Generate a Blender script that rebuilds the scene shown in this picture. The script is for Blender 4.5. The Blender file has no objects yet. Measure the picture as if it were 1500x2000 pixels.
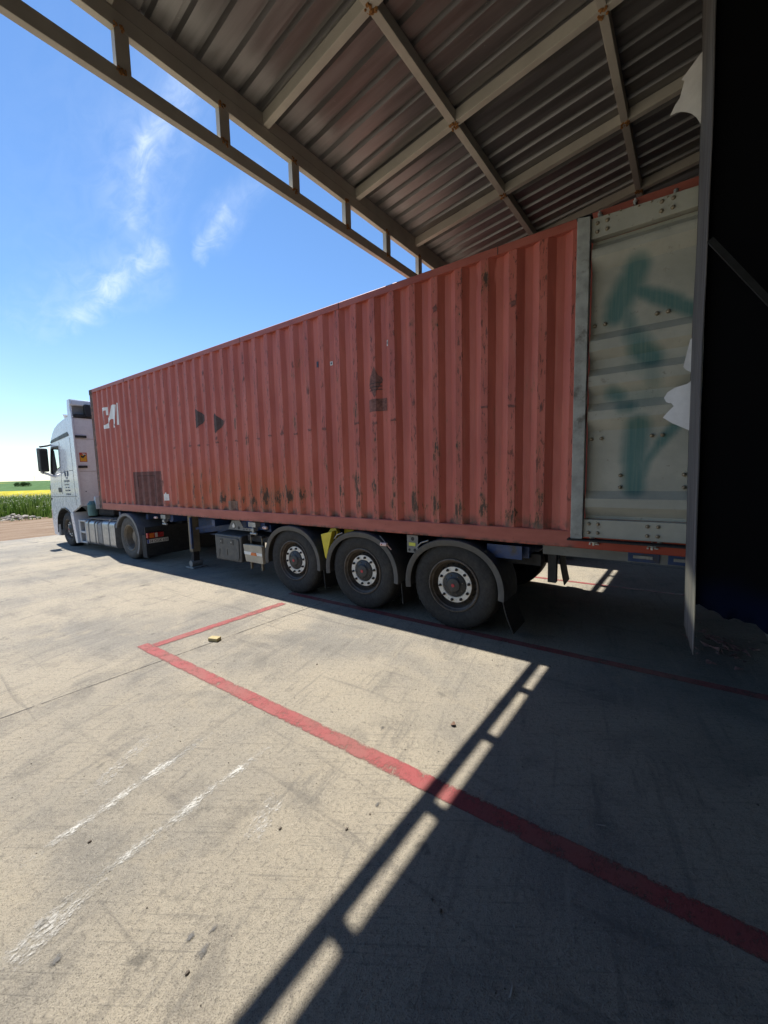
import bpy, math, random
from mathutils import Vector, Matrix, noise as mnoise
from mathutils.geometry import tessellate_polygon
random.seed(7)
S = bpy.context.scene
COL = S.collection
rad = math.radians
# ------------------------------------------------------------------ camera
cd = bpy.data.cameras.new('camera'); cam = bpy.data.objects.new('camera', cd); COL.objects.link(cam)
cam.location = (11.4202, -3.9658, 1.7869); cam.rotation_euler = (1.47119, 0.022758, 0.607066)
cd.sensor_fit = 'HORIZONTAL'; cd.sensor_width = 36; cd.lens = 767.11/1500*36
cd.clip_start = .05; cd.clip_end = 9000
S.camera = cam
S.render.resolution_x, S.render.resolution_y = 768, 1024
# ------------------------------------------------------------------ light
SUN = Vector((-.448, .0868, 1)).normalized()          # towards the sun
sl = bpy.data.lights.new('sun', 'SUN'); so = bpy.data.objects.new('sun', sl); COL.objects.link(so)
sl.energy = 5.0; sl.angle = rad(.53); sl.color = (1, .94, .84)
so.rotation_euler = SUN.to_track_quat('Z', 'Y').to_euler(); so.location = (0, 0, 20)
S.view_settings.view_transform = 'Standard'; S.view_settings.look = 'None'
S.view_settings.exposure = .95; S.view_settings.gamma = 1
S.cycles.max_bounces = 8; S.cycles.diffuse_bounces = 5; S.cycles.transparent_max_bounces = 12

W = bpy.data.worlds.new('World'); S.world = W; W.use_nodes = True
wt = W.node_tree; wt.nodes.clear()
class NT:
    """tiny node builder"""
    def __init__(s, t): s.t = t
    def n(s, typ, ins=None, **kw):
        x = s.t.nodes.new(typ)
        for k, v in kw.items(): setattr(x, k, v)
        for k, v in (ins or {}).items():
            if isinstance(v, bpy.types.NodeSocket): s.t.links.new(v, x.inputs[k])
            else: x.inputs[k].default_value = v
        return x
    def m(s, op, a, b=0., c=None, clamp=False):
        d = {0: a, 1: b}
        if c is not None: d[2] = c
        return s.n('ShaderNodeMath', d, operation=op, use_clamp=clamp).outputs[0]
    def v(s, op, a, b=None, sc=None):
        d = {0: a}
        if b is not None: d[1] = b
        if sc is not None: d['Scale'] = sc
        x = s.n('ShaderNodeVectorMath', d, operation=op)
        return x.outputs['Value'] if op in ('DOT_PRODUCT', 'LENGTH', 'DISTANCE') else x.outputs[0]
    def noise(s, vec, scale, detail=4, rough=.55, dist=0):
        return s.n('ShaderNodeTexNoise', {'Vector': vec, 'Scale': scale, 'Detail': detail, 'Roughness': rough, 'Distortion': dist}).outputs[0]
    def scl(s, vec, xyz):
        return s.n('ShaderNodeVectorMath', {0: vec, 1: xyz}, operation='MULTIPLY').outputs[0]
    def ramp(s, f, a, b, lo=0., hi=1.):
        return s.n('ShaderNodeMapRange', {0: f, 1: a, 2: b, 3: lo, 4: hi}, interpolation_type='SMOOTHSTEP').outputs[0]
    def mix(s, f, a, b):
        x = s.n('ShaderNodeMix', data_type='RGBA')
        for i, v in ((0, f), (6, a), (7, b)):
            if isinstance(v, bpy.types.NodeSocket): s.t.links.new(v, x.inputs[i])
            else: x.inputs[i].default_value = v if i == 0 else (*v[:3], 1)
        return x.outputs[2]
N = NT(wt)
sky = N.n('ShaderNodeTexSky', sky_type='NISHITA', sun_disc=False, sun_elevation=math.asin(SUN.z),
          sun_rotation=math.atan2(SUN.x, SUN.y), air_density=1.0, dust_density=.0, ozone_density=5.0, altitude=100)
gen = N.n('ShaderNodeTexCoord').outputs['Generated']
gw = N.v('ADD', gen, N.v('SCALE', N.v('SUBTRACT', N.n('ShaderNodeTexNoise', {'Vector': gen, 'Scale': 5.5, 'Detail': 6, 'Roughness': .62}).outputs[1], (.5, .5, .5)), sc=.10))
def wisp(a, b, r):                                     # soft streak of thin cloud between two sky directions
    a, b = Vector(a), Vector(b); d = b-a
    p = N.v('SUBTRACT', gw, tuple(a)); t = N.m('DIVIDE', N.v('DOT_PRODUCT', p, tuple(d)), d.dot(d), clamp=True)
    q = N.v('SUBTRACT', p, N.v('SCALE', tuple(d), sc=t)); return N.ramp(N.v('LENGTH', q), r, 0.)
cn = N.noise(N.scl(N.n('ShaderNodeVectorRotate', {'Vector': N.v('ADD', gen, (3, 1, 7)), 'Axis': (.4, .9, 0), 'Angle': .55}).outputs[0], (4., 14., 22.)), 2.0, 8, .62, .9)
cn2 = N.noise(gen, 3.0, 4, .5)
ww = [((-.908, .290, .296), (-.868, .350, .352), .030, .40), ((-.870, .347, .348), (-.815, .405, .425), .030, .50), ((-.94, .24, .28), (-.84, .385, .385), .085, .20),
      ((-.800, .370, .450), (-.740, .385, .552), .024, .34), ((-.745, .385, .55), (-.665, .397, .633), .030, .40), ((-.79, .37, .48), (-.60, .40, .69), .09, .20),
      ((-.768, .478, .425), (-.705, .508, .495), .020, .46), ((-.74, .49, .46), (-.64, .53, .555), .045, .24), ((-.86, .30, .40), (-.74, .33, .56), .2, .07)]
cm = None
for a, b, r, k in ww:
    x = N.m('MULTIPLY', wisp(a, b, r), k); cm = x if cm is None else N.m('ADD', cm, x)
cm = N.m('MULTIPLY', cm, N.ramp(cn, .28, .72, .16, .62), clamp=True)
sep = N.n('ShaderNodeSeparateXYZ', {0: gen}).outputs[2]
far = N.m('MULTIPLY', N.ramp(sep, .40, -.02), N.ramp(cn2, .3, .8, .12, .26))
cm = N.m('MAXIMUM', cm, far)
skc = N.n('ShaderNodeHueSaturation', {'Hue': .5, 'Saturation': 1.08, 'Value': 1.36, 'Color': sky.outputs[0]}).outputs[0]
skc = N.mix(cm, skc, (8.8, 9.6, 10.6))
bg = N.n('ShaderNodeBackground', {'Color': skc, 'Strength': .072})
N.n('ShaderNodeOutputWorld', {0: bg.outputs[0]})

# ------------------------------------------------------------------ materials
def P(name, base, rough=.6, metal=0., var=.12, vs=6., bump=0., bs=60., dirt=None, ds=3., dlo=.55, dhi=.75, spec=.5, coat=0.):
    m = bpy.data.materials.new(name); m.use_nodes = True; t = m.node_tree; t.nodes.clear(); n = NT(t)
    co = n.n('ShaderNodeTexCoord').outputs['Object']
    f = n.noise(co, vs, 5, .6)
    c = n.mix(n.ramp(f, .3, .7), tuple(x*(1-var) for x in base), tuple(min(1, x*(1+var)) for x in base))
    if dirt: c = n.mix(n.ramp(n.noise(co, ds, 7, .65), dlo, dhi), c, dirt)
    b = n.n('ShaderNodeBsdfPrincipled', {'Base Color': c, 'Metallic': metal, 'Specular IOR Level': spec, 'Coat Weight': coat,
                                         'Roughness': n.ramp(n.noise(co, vs*2.3, 3), .3, .7, max(0, rough-.08), min(1, rough+.08))})
    if bump:
        bp = n.n('ShaderNodeBump', {'Height': n.noise(co, bs, 4), 'Strength': bump, 'Distance': .01}); t.links.new(bp.outputs[0], b.inputs['Normal'])
    n.n('ShaderNodeOutputMaterial', {0: b.outputs[0]})
    m['n'] = 1
    return m
def shader(name):
    m = bpy.data.materials.new(name); m.use_nodes = True; m.node_tree.nodes.clear(); return m, NT(m.node_tree)

# ------------------------------------------------------------------ mesh builder
class MB:
    def __init__(s): s.v = []; s.f = []; s.attr = {}
    def add(s, vs, fs):
        o = len(s.v); s.v += [tuple(v) for v in vs]; s.f += [tuple(i+o for i in f) for f in fs]; return s
    def box(s, x0, x1, y0, y1, z0, z1):
        return s.add([(x, y, z) for z in (z0, z1) for y in (y0, y1) for x in (x0, x1)],
                     [(0, 2, 3, 1), (4, 5, 7, 6), (0, 1, 5, 4), (2, 6, 7, 3), (0, 4, 6, 2), (1, 3, 7, 5)])
    def hexa(s, p):  # 8 points, lower 4 ring then upper 4 ring
        return s.add(p, [(3, 2, 1, 0), (4, 5, 6, 7), (0, 1, 5, 4), (1, 2, 6, 5), (2, 3, 7, 6), (3, 0, 4, 7)])
    def bar(s, a, b, w, h, up=(0, 0, 1)):
        a, b = Vector(a), Vector(b); d = (b-a).normalized(); r = d.cross(Vector(up)).normalized()*(w/2); u = r.cross(d).normalized()*(h/2)
        return s.hexa([a-r-u, a+r-u, b+r-u, b-r-u, a-r+u, a+r+u, b+r+u, b-r+u])
    def tube(s, pts, r, n=10, caps=True):
        pts = [Vector(p) for p in pts]; rr = r if isinstance(r, (list, tuple)) else [r]*len(pts); vs = []; prev = None
        for i, p in enumerate(pts):
            d = (pts[min(i+1, len(pts)-1)]-pts[max(i-1, 0)]).normalized()
            if prev is None: prev = d.orthogonal().normalized()
            u = (prev-d*prev.dot(d)).normalized(); prev = u; w = d.cross(u)
            vs += [p+(u*math.cos(2*math.pi*k/n)+w*math.sin(2*math.pi*k/n))*rr[i] for k in range(n)]
        fs = [(i*n+k, i*n+(k+1) % n, (i+1)*n+(k+1) % n, (i+1)*n+k) for i in range(len(pts)-1) for k in range(n)]
        if caps: fs += [tuple(range(n))[::-1], tuple((len(pts)-1)*n+k for k in range(n))]
        return s.add(vs, fs)
    def lathe(s, prof, c=(0, 0, 0), n=48, closed=False, rfun=None):   # prof (r, y) about the Y axis
        vs = []; m = len(prof)
        for k in range(n):
            a = 2*math.pi*k/n
            for j, (r, y) in enumerate(prof):
                q = r+(rfun(k, j) if rfun else 0); vs.append((c[0]+q*math.cos(a), c[1]+y, c[2]+q*math.sin(a)))
        fs = [(k*m+j, k*m+j+1, ((k+1) % n)*m+j+1, ((k+1) % n)*m+j) for k in range(n) for j in range(m-1)]
        if closed: fs += [(k*m+m-1, k*m, ((k+1) % n)*m, ((k+1) % n)*m+m-1) for k in range(n)]
        return s.add(vs, fs)
    def prism(s, poly, f0, f1):     # poly 2D; f0/f1 map (u,v)->3D for both ends
        n = len(poly); tris = tessellate_polygon([[Vector((u, v, 0)) for u, v in poly]])
        return s.add([f0(u, v) for u, v in poly]+[f1(u, v) for u, v in poly],
                     [tuple(t) for t in tris]+[tuple(i+n for i in t)[::-1] for t in tris]+[(i, (i+1) % n, (i+1) % n+n, i+n) for i in range(n)])
    def prxz(s, poly, y0, y1): return s.prism(poly, lambda u, v: (u, y0, v), lambda u, v: (u, y1, v))
    def pryz(s, poly, x0, x1): return s.prism(poly, lambda u, v: (x0, u, v), lambda u, v: (x1, u, v))
    def build(s, name, mat, parent=None, bevel=0., smooth=False, norm=True):
        me = bpy.data.meshes.new(name); me.from_pydata(s.v, [], s.f); me.update()
        if norm:
            import bmesh
            b = bmesh.new(); b.from_mesh(me); bmesh.ops.recalc_face_normals(b, faces=b.faces); b.to_mesh(me); b.free()
        for k, vals in s.attr.items():
            a = me.attributes.new(k, 'FLOAT', 'POINT'); a.data.foreach_set('value', vals)
        me.materials.append(mat)
        o = bpy.data.objects.new(name, me); COL.objects.link(o)
        if parent: o.parent = parent
        if smooth:
            me.polygons.foreach_set('use_smooth', [True]*len(me.polygons))
            try: me.set_sharp_from_angle(angle=rad(38))
            except Exception: pass
        if bevel:
            md = o.modifiers.new('b', 'BEVEL'); md.width = bevel; md.segments = 2; md.limit_method = 'ANGLE'; md.angle_limit = rad(40)
        return o
def empty(name, loc=(0, 0, 0)):
    o = bpy.data.objects.new(name, None); COL.objects.link(o); o.location = loc; o.empty_display_size = .2; return o
def tag(o, label=None, cat=None, group=None, kind=None):
    for k, v in (('label', label), ('category', cat), ('group', group), ('kind', kind)):
        if v: o[k] = v
    return o
def copy_tree(o, parent=None):
    c = o.copy(); COL.objects.link(c); c.parent = parent
    for ch in list(o.children): copy_tree(ch, c)
    return c
def sphere(mb, c, r, sx=1, sy=1, sz=1, n=8):
    vs = [(c[0], c[1], c[2]+r*sz)]; fs = []
    for i in range(1, n//2+1):
        a = math.pi*i/(n//2+1)
        for k in range(n): vs.append((c[0]+r*sx*math.sin(a)*math.cos(2*math.pi*k/n), c[1]+r*sy*math.sin(a)*math.sin(2*math.pi*k/n), c[2]+r*sz*math.cos(a)))
    vs.append((c[0], c[1], c[2]-r*sz)); L = len(vs)-1; R = n//2
    for k in range(n): fs.append((0, 1+k, 1+(k+1) % n))
    for i in range(R-1):
        for k in range(n): fs.append((1+i*n+k, 1+(i+1)*n+k, 1+(i+1)*n+(k+1) % n, 1+i*n+(k+1) % n))
    for k in range(n): fs.append((L, 1+(R-1)*n+(k+1) % n, 1+(R-1)*n+k))
    mb.add(vs, fs)
def text_mb(txt, size, ext=0.):
    c = bpy.data.curves.new('t', 'FONT'); c.body = txt; c.size = size; c.extrude = ext; c.align_x = 'LEFT'; c.resolution_u = 3
    o = bpy.data.objects.new('t', c); COL.objects.link(o); bpy.context.view_layer.update()
    me = o.evaluated_get(bpy.context.evaluated_depsgraph_get()).to_mesh()
    v = [tuple(x.co) for x in me.vertices]; f = [tuple(p.vertices) for p in me.polygons]
    o.to_mesh_clear(); bpy.data.objects.remove(o); bpy.data.curves.remove(c); return v, f

# clip a polygon between two x limits
def clip2(poly, x0, x1):
    for lim, sgn in ((x0, 1), (x1, -1)):
        out = []
        for i, p in enumerate(poly):
            q = poly[(i+1) % len(poly)]; a, b = sgn*(p[0]-lim), sgn*(q[0]-lim)
            if a >= 0: out.append(p)
            if (a < 0) != (b < 0): t = a/(a-b); out.append((p[0]+(q[0]-p[0])*t, p[1]+(q[1]-p[1])*t))
        poly = out
        if len(poly) < 3: return []
    return poly
# material set
steel_cream = P('cream painted steel', (.46, .42, .34), .5, var=.08, dirt=(.22, .17, .12), ds=9, dlo=.66, dhi=.8)
black_rub = P('black rubber', (.021, .021, .021), .8, var=.25, vs=20, bump=.25, bs=120, dirt=(.045, .041, .036), ds=4, dlo=.45, dhi=.85)
black_pl = P('black plastic', (.028, .029, .031), .5, var=.2, dirt=(.10, .09, .075), ds=6, dlo=.5, dhi=.85)
grey_pl = P('dark grey plastic', (.062, .063, .064), .55, var=.12, dirt=(.14, .125, .10), ds=5, dlo=.5, dhi=.85)
blue = P('blue chassis paint', (.02, .055, .17), .45, var=.2, dirt=(.05, .045, .04), ds=6, dlo=.45, dhi=.7)
grimy = P('grimy black steel', (.03, .028, .026), .8, var=.3)
galv = P('dirty galvanised steel', (.30, .30, .29), .5, .5, var=.2, dirt=(.12, .10, .08), ds=14)
rim_dark = P('brown grey rim paint', (.085, .07, .058), .6, var=.3, vs=14, dirt=(.16, .12, .09), ds=10)
silver = P('worn silver ring', (.60, .59, .56), .5, .25, var=.12, vs=30, dirt=(.15, .12, .10), ds=18, dlo=.6, dhi=.8)
boltm = P('dark wheel nut', (.05, .045, .045), .45, .5)
redm = P('red cap', (.42, .03, .04), .5)
white_cab = P('white cab paint', (.70, .71, .73), .28, var=.03, coat=.3)
seam = P('dark gap', (.03, .03, .03), .8)
alu = P('brushed tank aluminium', (.42, .42, .42), .38, .75, var=.15, vs=12, dirt=(.22, .20, .17), ds=4)
tan = P('dusty leg paint', (.20, .165, .11), .7, var=.2, dirt=(.07, .06, .05), ds=5)
yellow = P('yellow wedge plastic', (.62, .50, .03), .5, var=.08, dirt=(.25, .2, .07), ds=12, dlo=.6, dhi=.8)
lamp_w = P('clear marker lens', (.75, .55, .50), .3)
lamp_r = P('red lamp lens', (.40, .02, .02), .25)
lamp_o = P('amber lamp lens', (.60, .14, .02), .25)
white_p = P('white paint', (.72, .71, .67), .6, var=.05)
teal = P('teal gas bottle paint', (.07, .16, .16), .5, var=.15)
cream_pl = P('pale scuffed board', (.42, .37, .28), .7, var=.1, dirt=(.25, .21, .15), ds=15)

def glass_mat(name, tint, k):
    m, n = shader(name)
    g = n.n('ShaderNodeBsdfGlossy', {'Color': (.9, .95, 1, 1), 'Roughness': .03}); tr = n.n('ShaderNodeBsdfTransparent', {'Color': (*tint, 1)})
    x = n.n('ShaderNodeMixShader', {0: k, 1: tr.outputs[0], 2: g.outputs[0]}); n.n('ShaderNodeOutputMaterial', {0: x.outputs[0]}); return m
glass = glass_mat('cab glass', (.78, .9, .88), .1)

# ------------------------------------------------------------------ ground
def gz(x): return 0. if x > 6 else max(-.175, -.0125*(6-x))
def concrete_mat():
    m, n = shader('worn concrete'); co = n.n('ShaderNodeTexCoord').outputs['Object']
    big = n.noise(co, .55, 5, .55, .4); mid = n.noise(co, 2.6, 6, .6, .3); fine = n.noise(co, 38, 5, .7); grit = n.noise(co, 190, 3, .7)
    brush = n.noise(n.scl(n.n('ShaderNodeVectorRotate', {'Vector': co, 'Angle': rad(-32)}, rotation_type='Z_AXIS').outputs[0], (2.2, 70, 1)), 1., 4, .6)
    big2 = n.noise(n.v('ADD', co, (17, 5, 0)), 1.25, 7, .62, .5)
    c = n.mix(n.ramp(big, .36, .64), (.215, .203, .180), (.335, .298, .234))
    c = n.mix(n.ramp(big2, .50, .66, 0, .5), c, (.155, .147, .133)); c = n.mix(n.ramp(big2, .47, .34, 0, .5), c, (.33, .295, .235))
    c = n.mix(n.ramp(mid, .54, .70, 0, .45), c, (.118, .110, .100))
    c = n.mix(n.ramp(mid, .46, .30, 0, .55), c, (.330, .290, .222))
    c = n.mix(n.ramp(fine, .48, .70, 0, .55), c, (.100, .092, .080))
    c = n.mix(n.ramp(fine, .44, .27, 0, .5), c, (.310, .285, .235))
    c = n.mix(n.ramp(grit, .50, .70, 0, .85), c, (.060, .055, .050))
    g2 = n.noise(co, 70, 4, .7); c = n.mix(n.ramp(g2, .54, .70, 0, .35), c, (.085, .08, .072)); c = n.mix(n.ramp(g2, .44, .32, 0, .4), c, (.38, .35, .28))
    c = n.mix(n.ramp(grit, .46, .28, 0, .6), c, (.37, .345, .295))
    c = n.mix(n.ramp(brush, .54, .70, 0, .4), c, (.105, .098, .088))
    streak = n.noise(n.scl(n.n('ShaderNodeVectorRotate', {'Vector': co, 'Angle': rad(80)}, rotation_type='Z_AXIS').outputs[0], (.9, 9, 1)), 1.4, 7, .68, .3)
    c = n.mix(n.ramp(streak, .54, .68, 0, .45), c, (.300, .275, .225)); c = n.mix(n.ramp(streak, .46, .34, 0, .35), c, (.110, .104, .097))
    # wandering tyre scuffs and oily blotches
    ty = n.noise(n.scl(co, (.5, 7., 1)), 1.0, 5, .6, .8)
    c = n.mix(n.ramp(ty, .58, .72, 0, .38), c, (.082, .078, .076))
    oil = n.noise(n.v('ADD', co, (40, 3, 0)), 3.1, 5, .62)
    c = n.mix(n.ramp(oil, .63, .72, 0, .6), c, (.055, .053, .051))
    pits = n.n('ShaderNodeTexVoronoi', {'Vector': co, 'Scale': 9.5, 'Randomness': 1.}).outputs['Distance']
    pm = n.m('MULTIPLY', n.ramp(pits, .045, .03), n.ramp(n.noise(co, 1.7, 2), .52, .6))
    c = n.mix(pm, c, (.03, .027, .025))
    sc = n.noise(n.scl(n.n('ShaderNodeVectorRotate', {'Vector': co, 'Angle': rad(24)}, rotation_type='Z_AXIS').outputs[0], (1.4, 60, 1)), 1.3, 2, .5)
    c = n.mix(n.ramp(sc, .73, .78, 0, .5), c, (.36, .34, .30))
    b = n.n('ShaderNodeBsdfPrincipled', {'Base Color': c, 'Roughness': .82, 'Specular IOR Level': .3})
    h = n.m('ADD', n.m('MULTIPLY', grit, .5), n.m('ADD', n.m('MULTIPLY', fine, .9), n.m('MULTIPLY', brush, .25)))
    h = n.m('SUBTRACT', h, n.m('MULTIPLY', pm, .8))
    bp = n.n('ShaderNodeBump', {'Height': h, 'Strength': 1., 'Distance': .016}); n.t.links.new(bp.outputs[0], b.inputs['Normal'])
    n.n('ShaderNodeOutputMaterial', {0: b.outputs[0]}); return m
def strip_sheet(xs, y0, y1, off=0., ny=1):
    mb = MB()
    for i in range(len(xs)-1):
        for j in range(ny):
            a, b = y0+(y1-y0)*j/ny, y0+(y1-y0)*(j+1)/ny
            mb.add([(xs[i], a, gz(xs[i])+off), (xs[i+1], a, gz(xs[i+1])+off), (xs[i+1], b, gz(xs[i+1])+off), (xs[i], b, gz(xs[i])+off)], [(0, 1, 2, 3)])
    return mb
tag(strip_sheet([-6.1, 6, 40], -30, 34).build('concrete_yard', concrete_mat(), norm=False), kind='structure')

def dirt_mat():
    m, n = shader('red brown dirt'); co = n.n('ShaderNodeTexCoord').outputs['Object']
    a = n.noise(n.scl(co, (1, .25, 1)), 1.3, 6, .6); f = n.noise(co, 14, 6, .7)
    c = n.mix(n.ramp(a, .3, .7), (.155, .105, .073), (.24, .185, .135)); c = n.mix(n.ramp(f, .45, .75, 0, .5), c, (.10, .068, .048))
    b = n.n('ShaderNodeBsdfPrincipled', {'Base Color': c, 'Roughness': .95, 'Specular IOR Level': .1})
    bp = n.n('ShaderNodeBump', {'Height': f, 'Strength': .7, 'Distance': .05}); n.t.links.new(bp.outputs[0], b.inputs['Normal'])
    n.n('ShaderNodeOutputMaterial', {0: b.outputs[0]}); return m
tag(strip_sheet([-16, -8, 6, 60], -60, 70, -.03).build('dirt_ground', dirt_mat(), norm=False), kind='structure')

CX, CY = 11.4, -4.0
def tz(D):
    K = [(0, -.42), (24, -.40), (28, -.23), (36, -.3), (60, -.95), (100, -.86), (165, -.76), (230, .05), (320, .95), (420, 1.66), (520, 1.75), (900, 1.75), (4500, 1.6)]
    for (a, za), (b, zb) in zip(K, K[1:]):
        if D <= b: t = (D-a)/(b-a); return za+(zb-za)*t
    return K[-1][1]
def terrain():
    mb = MB(); R = [2, 12, 20, 24, 26, 28, 32, 36, 45, 60, 75, 100, 130, 165, 200, 230, 270, 320, 370, 420, 470, 520, 700, 900, 1500, 2500, 4500]; n = 120
    vs = [(CX, CY, tz(0))]
    for r in R:
        for k in range(n):
            a = 2*math.pi*k/n; x, y = CX+r*math.cos(a), CY+r*math.sin(a)
            vs.append((x, y, tz(r)+(.12*mnoise.noise(Vector((x*.02, y*.02, 0))) if r > 60 else 0)))
    fs = [(0, 1+k, 1+(k+1) % n) for k in range(n)]
    for i in range(len(R)-1):
        fs += [(1+i*n+k, 1+(i+1)*n+k, 1+(i+1)*n+(k+1) % n, 1+i*n+(k+1) % n) for k in range(n)]
    mb.add(vs, fs)
    m, n_ = shader('farmland'); co = n_.n('ShaderNodeTexCoord').outputs['Object']
    D = n_.v('DISTANCE', n_.scl(co, (1, 1, 0)), (CX, CY, 0))
    wob = n_.m('MULTIPLY', n_.m('SUBTRACT', n_.noise(co, .012, 3), .5), 60)
    Dw = n_.m('ADD', D, wob)
    rows = n_.noise(n_.scl(n_.n('ShaderNodeVectorRotate', {'Vector': co, 'Angle': rad(20)}, rotation_type='Z_AXIS').outputs[0], (.05, .8, 1)), 1, 4, .6)
    near = n_.mix(n_.ramp(n_.noise(co, 2, 5), .3, .7), (.05, .085, .02), (.10, .12, .04))
    yel = n_.mix(n_.ramp(rows, .3, .7), (.28, .24, .02), (.40, .35, .04)); yel = n_.mix(n_.ramp(n_.noise(co, .3, 5), .55, .75, 0, .6), yel, (.30, .36, .05))
    grn = n_.mix(n_.ramp(rows, .25, .75), (.050, .095, .033), (.080, .14, .055))
    pal = n_.mix(n_.ramp(rows, .3, .7), (.25, .24, .13), (.33, .31, .2))
    c = n_.mix(n_.ramp(D, 72, 80), near, yel); c = n_.mix(n_.ramp(Dw, 140, 146), c, grn)
    sy = n_.n('ShaderNodeSeparateXYZ', {0: co}).outputs[1]
    strip = n_.m('MULTIPLY', n_.m('MULTIPLY', n_.ramp(D, 300, 304), n_.ramp(D, 360, 356)), n_.ramp(sy, 62, 50))
    c = n_.mix(strip, c, (.36, .33, .05)); c = n_.mix(n_.ramp(D, 405, 415), c, pal)
    b = n_.n('ShaderNodeBsdfPrincipled', {'Base Color': c, 'Roughness': .95, 'Specular IOR Level': .05}); n_.n('ShaderNodeOutputMaterial', {0: b.outputs[0]})
    return tag(mb.build('fields', m, norm=False), kind='structure')
terrain()

# painted lines
def worn_paint(name, col, k0, k1, col2=None, sc=9., wf=.45):
    m, n = shader(name); co = n.n('ShaderNodeTexCoord').outputs['Object']
    a = n.m('ADD', n.m('MULTIPLY', n.noise(co, sc, 6, .7), 1-wf), n.m('MULTIPLY', n.noise(n.scl(co, (1, .4, 1)), 110, 5, .8), wf))
    at = n.n('ShaderNodeAttribute', attribute_name='edge').outputs['Fac']
    a = n.m('SUBTRACT', a, at)
    c = n.mix(n.ramp(n.noise(co, 2.3, 5), .35, .65), col, col2 or tuple(x*.75 for x in col))
    b = n.n('ShaderNodeBsdfPrincipled', {'Base Color': c, 'Roughness': .6, 'Specular IOR Level': .35})
    bp = n.n('ShaderNodeBump', {'Height': n.noise(co, 150, 3), 'Strength': .5, 'Distance': .008}); n.t.links.new(bp.outputs[0], b.inputs['Normal'])
    x = n.n('ShaderNodeMixShader', {0: n.ramp(a, k0, k1), 1: n.n('ShaderNodeBsdfTransparent').outputs[0], 2: b.outputs[0]})
    n.n('ShaderNodeOutputMaterial', {0: x.outputs[0]}); return m
red_line = worn_paint('worn red line paint', (.225, .045, .048), .31, .52, (.20, .066, .06))
def line_sheet(name, a, b, w, mat, off=.004, amp=.003, step=.05, edgek=.35, fade=0., soft=.72):
    a, b = Vector((*a, 0)), Vector((*b, 0)); d = (b-a); L = d.length; d.normalize(); nrm = Vector((-d.y, d.x, 0)); k = max(2, int(L/step)); vs = []; at = []; M = 6
    for i in range(k+1):
        p = a+d*(L*i/k)
        for j in range(M+1):
            t = j/M*2-1; q = p+nrm*(t*w/2+(amp*mnoise.noise(Vector((p.x*5, p.y*5, t*3+w*9))) if abs(t) > .9 else 0))
            vs.append((q.x, q.y, gz(q.x)+off)); e = max(0, abs(t)-soft)*edgek
            if fade: e += fade*max(0, 1-min(i, k-i)/(k*.3))
            at.append(e)
    fs = [(i*(M+1)+j, (i+1)*(M+1)+j, (i+1)*(M+1)+j+1, i*(M+1)+j+1) for i in range(k) for j in range(M)]
    mb = MB(); mb.add(vs, fs); mb.attr['edge'] = at
    o = mb.build(name, mat, norm=False)
    return tag(o, kind='structure')
line_sheet('red_bay_line', (6.93, -2.135), (13, -2.115), .125, red_line)
line_sheet('red_bay_line', (6.9, -.03), (13, .045), .10, red_line, soft=.95)
line_sheet('red_bay_line', (6.9, 2.62), (13, 2.78), .08, red_line)
line_sheet('red_bay_line', (7.06, -2.07), (7.185, -.40), .125, red_line, off=.0045)
chalk = worn_paint('chalky white scuffs', (.44, .435, .41), .425, .60, sc=6, wf=.6)
line_sheet('white_scuff_line', (9.43, -3.65), (9.36, -2.30), .11, chalk, fade=.12, edgek=.16, amp=.01, soft=.1)
line_sheet('white_scuff_line', (9.07, -3.75), (8.9, -2.35), .12, chalk, fade=.12, edgek=.16, amp=.01, soft=.1)
chalk2 = worn_paint('faint white scuffs', (.42, .41, .385), .45, .62, sc=6, wf=.6)
line_sheet('white_scuff_line', (9.55, -3.85), (9.40, -3.35), .13, chalk2, fade=.1, edgek=.25)
line_sheet('white_scuff_line', (9.85, -2.95), (9.72, -2.6), .12, chalk2, fade=.12, edgek=.25)
line_sheet('white_scuff_line', (8.85, -3.3), (8.55, -2.7), .11, chalk2, fade=.12, edgek=.25)
jm = worn_paint('dirty joint', (.055, .05, .045), .38, .52, sc=8)
line_sheet('concrete_joint', (7.2, -6), (7.72, .9), .010, jm, off=.003, amp=.002)
line_sheet('concrete_joint', (-4.72, -20), (-4.3, 20), .03, jm, off=.003, amp=.004)
line_sheet('concrete_joint', (9.5, 4.52), (14, 4.46), .03, jm, off=.003, amp=.006)
stain = worn_paint('dark oil spots', (.085, .083, .081), .36, .60, sc=40)
for x, y, rr in [(10.075, -3.30, .030), (9.99, -3.30, .024), (10.04, -3.24, .022), (9.64, -3.63, .03), (9.9, -1.86, .03), (10.24, -2.4, .02), (10.68, -.33, .02)]:
    mb = MB(); vs = [(x, y, .0046)]; at = [-.12]
    for k in range(14):
        q = rr*.8*(1+.5*mnoise.noise(Vector((x*9+k, y*7, 1)))); vs.append((x+q*.8*math.cos(k/14*6.283), y+q*1.3*math.sin(k/14*6.283), .0046)); at.append(.16)
    mb.add(vs, [(0, 1+k, 1+(k+1) % 14) for k in range(14)]); mb.attr['edge'] = at; tag(mb.build('oil_spot', stain, norm=False), kind='structure')

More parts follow.
